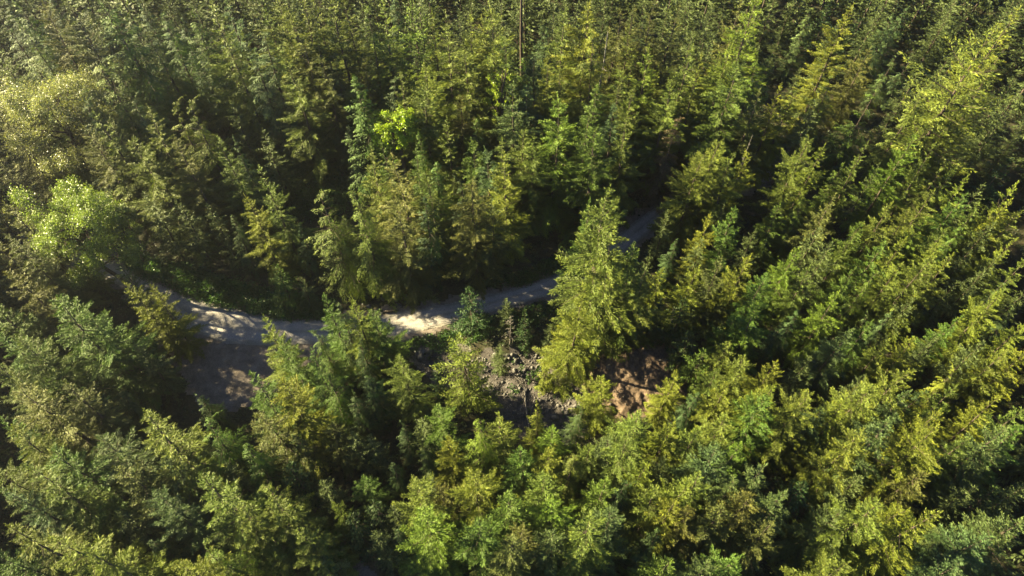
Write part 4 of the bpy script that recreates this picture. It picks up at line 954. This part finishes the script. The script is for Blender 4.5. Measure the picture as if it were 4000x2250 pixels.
for i, (ax, ay, bx, by, r0, label) in enumerate(LOGS):
    k = 7; q = np.linspace(0, 1, k); r = np.random.default_rng(300 + i)
    C = np.stack([ax + (bx - ax) * q + r.normal(0, .06, k), ay + (by - ay) * q + r.normal(0, .06, k), [0] * k], -1)
    C[:, 2] = [surf(p[0], p[1]) + r0 * .8 + .04 for p in C]
    V, F = prisms(C[:-1], C[1:], r0 * (1 - .5 * q[:-1]), r0 * (1 - .5 * q[1:]), 8)
    A = []; B = []
    for _ in range(9):
        p = C[0] + (C[-1] - C[0]) * r.uniform(.1, .95); p[2] = surf(p[0], p[1]) + r0; A.append(p); B.append(p + np.array([r.normal(), r.normal(), abs(r.normal())]) * .38)
    V2, F2 = prisms(np.array(A), np.array(B), np.full(9, r0 * .25), np.full(9, .01), 4)
    me = make_mesh('log', np.concatenate([V, V2]), np.concatenate([F, F2 + len(V)]), np.full(len(F) + len(F2), 4), M_DEAD if i != 5 else M_BARK)
    o = obj('fallen_log', me); tag(o, label, 'log', 'fallen logs and branches')

# ----------------------------------------------------------------- undergrowth (ground cover)
def undergrowth(name, pts, label, color, seed, mat):
    r = np.random.default_rng(seed); P, D, Ln, T = [], [], [], []
    ZZ = ground_z(np.array([p[0] for p in pts]), np.array([p[1] for p in pts]))
    for (x, y, s, n), z in zip(pts, ZZ):
        v = unit(r.normal(0, 1, (n, 3))); v[:, 2] = np.abs(v[:, 2])
        P.append(np.array([x, y, z - .02]) + v * (r.uniform(.25, 1, (n, 1)) * s * np.array([1, 1, .75])))
        D.append(unit(v + r.normal(0, .7, (n, 3)))); Ln.append(r.uniform(.7, 1.3, n) * (.16 + .11 * s)); T.append(np.clip(.5 * r.random() + .5 * r.random(n), 0, 1))
    P = np.concatenate(P); D = np.concatenate(D); Ln = np.concatenate(Ln); T = np.concatenate(T)
    S = unit(np.cross(D, r.normal(0, .5, D.shape) + np.array([0, 0, 1.])))
    V, F = kites(P, D, S, Ln, Ln * .6)
    o = obj(name, make_mesh(name, V, F, np.full(len(T), 4), mat, {'tint': T, 'age': (r.random(len(T)) > .8) * .4}))
    o.color = (*color, 1); return tag(o, label, 'undergrowth', kind='stuff')
def scatter(poly, n, smin, smax, leaves, seed):
    r = np.random.default_rng(seed); x0, x1, y0, y1 = bounds(poly, 0)
    x = r.uniform(x0, x1, n * 6); y = r.uniform(y0, y1, n * 6)
    k = inside(x, y, poly) & (sdist(x, y, ROAD) > .5); x = x[k][:n]; y = y[k][:n]; s = r.uniform(smin, smax, len(x))
    return [(a, b, c, int(leaves * c)) for a, b, c in zip(x, y, s)]
undergrowth('roadside_shrubs', scatter(SHRUBS_FAR, 620, .4, 1.5, 75, 1) + scatter(SHRUBS_NEAR, 240, .3, .9, 75, 2) + scatter(SHRUBS_MID, 160, .4, 1.3, 75, 3) + scatter(CLEARING, 520, .5, 1.6, 60, 4) + scatter(RUBBLE, 80, .2, .7, 70, 6),
            'low leafy green shrubs massed along the road edge and in the clearing', (.045, .095, .026), 400, M_LEAF)
r = np.random.default_rng(9); n = 14000; y = r.uniform(22, 190, n); x = r.uniform(-1, 1, n) * ((y * .56 + 83) * .702 + 8)
k = (np.minimum.reduce([sdist(x, y, ROAD), sdist(x, y, TURNOUT), sdist(x, y, BANK), sdist(x, y, RUBBLE)]) > 1.3) & (dist_poly(x, y, TRAIL, False) > 1.4)
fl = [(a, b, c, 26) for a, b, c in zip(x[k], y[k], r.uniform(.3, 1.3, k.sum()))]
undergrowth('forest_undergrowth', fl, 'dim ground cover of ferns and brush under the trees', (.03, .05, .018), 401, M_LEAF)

# ----------------------------------------------------------------- light, air, camera
SUN_AZ, SUN_EL = math.radians(-75), math.radians(22.5)     # azimuth from +Y towards +X
sdir = Vector((math.sin(SUN_AZ) * math.cos(SUN_EL), math.cos(SUN_AZ) * math.cos(SUN_EL), math.sin(SUN_EL)))
sl = bpy.data.lights.new('sun', 'SUN'); sl.energy = 5.0; sl.angle = math.radians(.5); sl.color = (1., .85, .48)
so = bpy.data.objects.new('sun', sl); COL.objects.link(so); so.rotation_euler = sdir.to_track_quat('Z', 'Y').to_euler(); so.location = (0, 0, 150)
w = bpy.data.worlds.new('World'); sc.world = w; w.use_nodes = True; nt = w.node_tree; nt.nodes.clear()
sky = nt.nodes.new('ShaderNodeTexSky'); sky.sky_type = 'NISHITA'; sky.sun_disc = False
sky.air_density = .35; sky.dust_density = .1; sky.altitude = 2000; sky.sun_elevation = SUN_EL; sky.sun_rotation = SUN_AZ % (2 * math.pi)
bg = nt.nodes.new('ShaderNodeBackground'); bg.inputs[1].default_value = .05; nt.links.new(sky.outputs[0], bg.inputs[0])
wo = nt.nodes.new('ShaderNodeOutputWorld'); nt.links.new(bg.outputs[0], wo.inputs[0])

HAZE = True
if HAZE:
    import bmesh
    bm = bmesh.new(); bmesh.ops.create_cube(bm, size=1.)
    me = bpy.data.meshes.new('haze'); bm.to_mesh(me); bm.free()
    hz = obj('haze', me); hz.scale = (2200, 2400, 112); hz.location = (0, 500, 50); tag(hz, 'thin warm evening haze in the air over the forest', 'haze', kind='stuff')
    m, nt2, N, L = nodes_of('haze_air'); pv = N.new('ShaderNodeVolumePrincipled')
    pv.inputs['Color'].default_value = (.86, .90, 1., 1); pv.inputs['Density'].default_value = .00017; pv.inputs['Anisotropy'].default_value = .8
    o = N.new('ShaderNodeOutputMaterial'); L.new(pv.outputs[0], o.inputs['Volume']); me.materials.append(m)

cam = bpy.data.cameras.new('camera'); co = bpy.data.objects.new('camera', cam); COL.objects.link(co)
cam.sensor_width = 36; cam.lens = 36 * 2850 / 4000; cam.clip_end = 5000; cam.clip_start = .5
co.location = (0, 0, 100); co.rotation_euler = (math.radians(90 - 56), 0, 0); sc.camera = co
sc.render.engine = 'CYCLES'; cy = sc.cycles
cy.use_denoising = True; cy.max_bounces = 6; cy.transmission_bounces = 4; cy.diffuse_bounces = 2; cy.volume_bounces = 0
sc.view_settings.view_transform = 'Standard'; sc.view_settings.look = 'None'; sc.view_settings.exposure = 3.3; sc.view_settings.gamma = 1
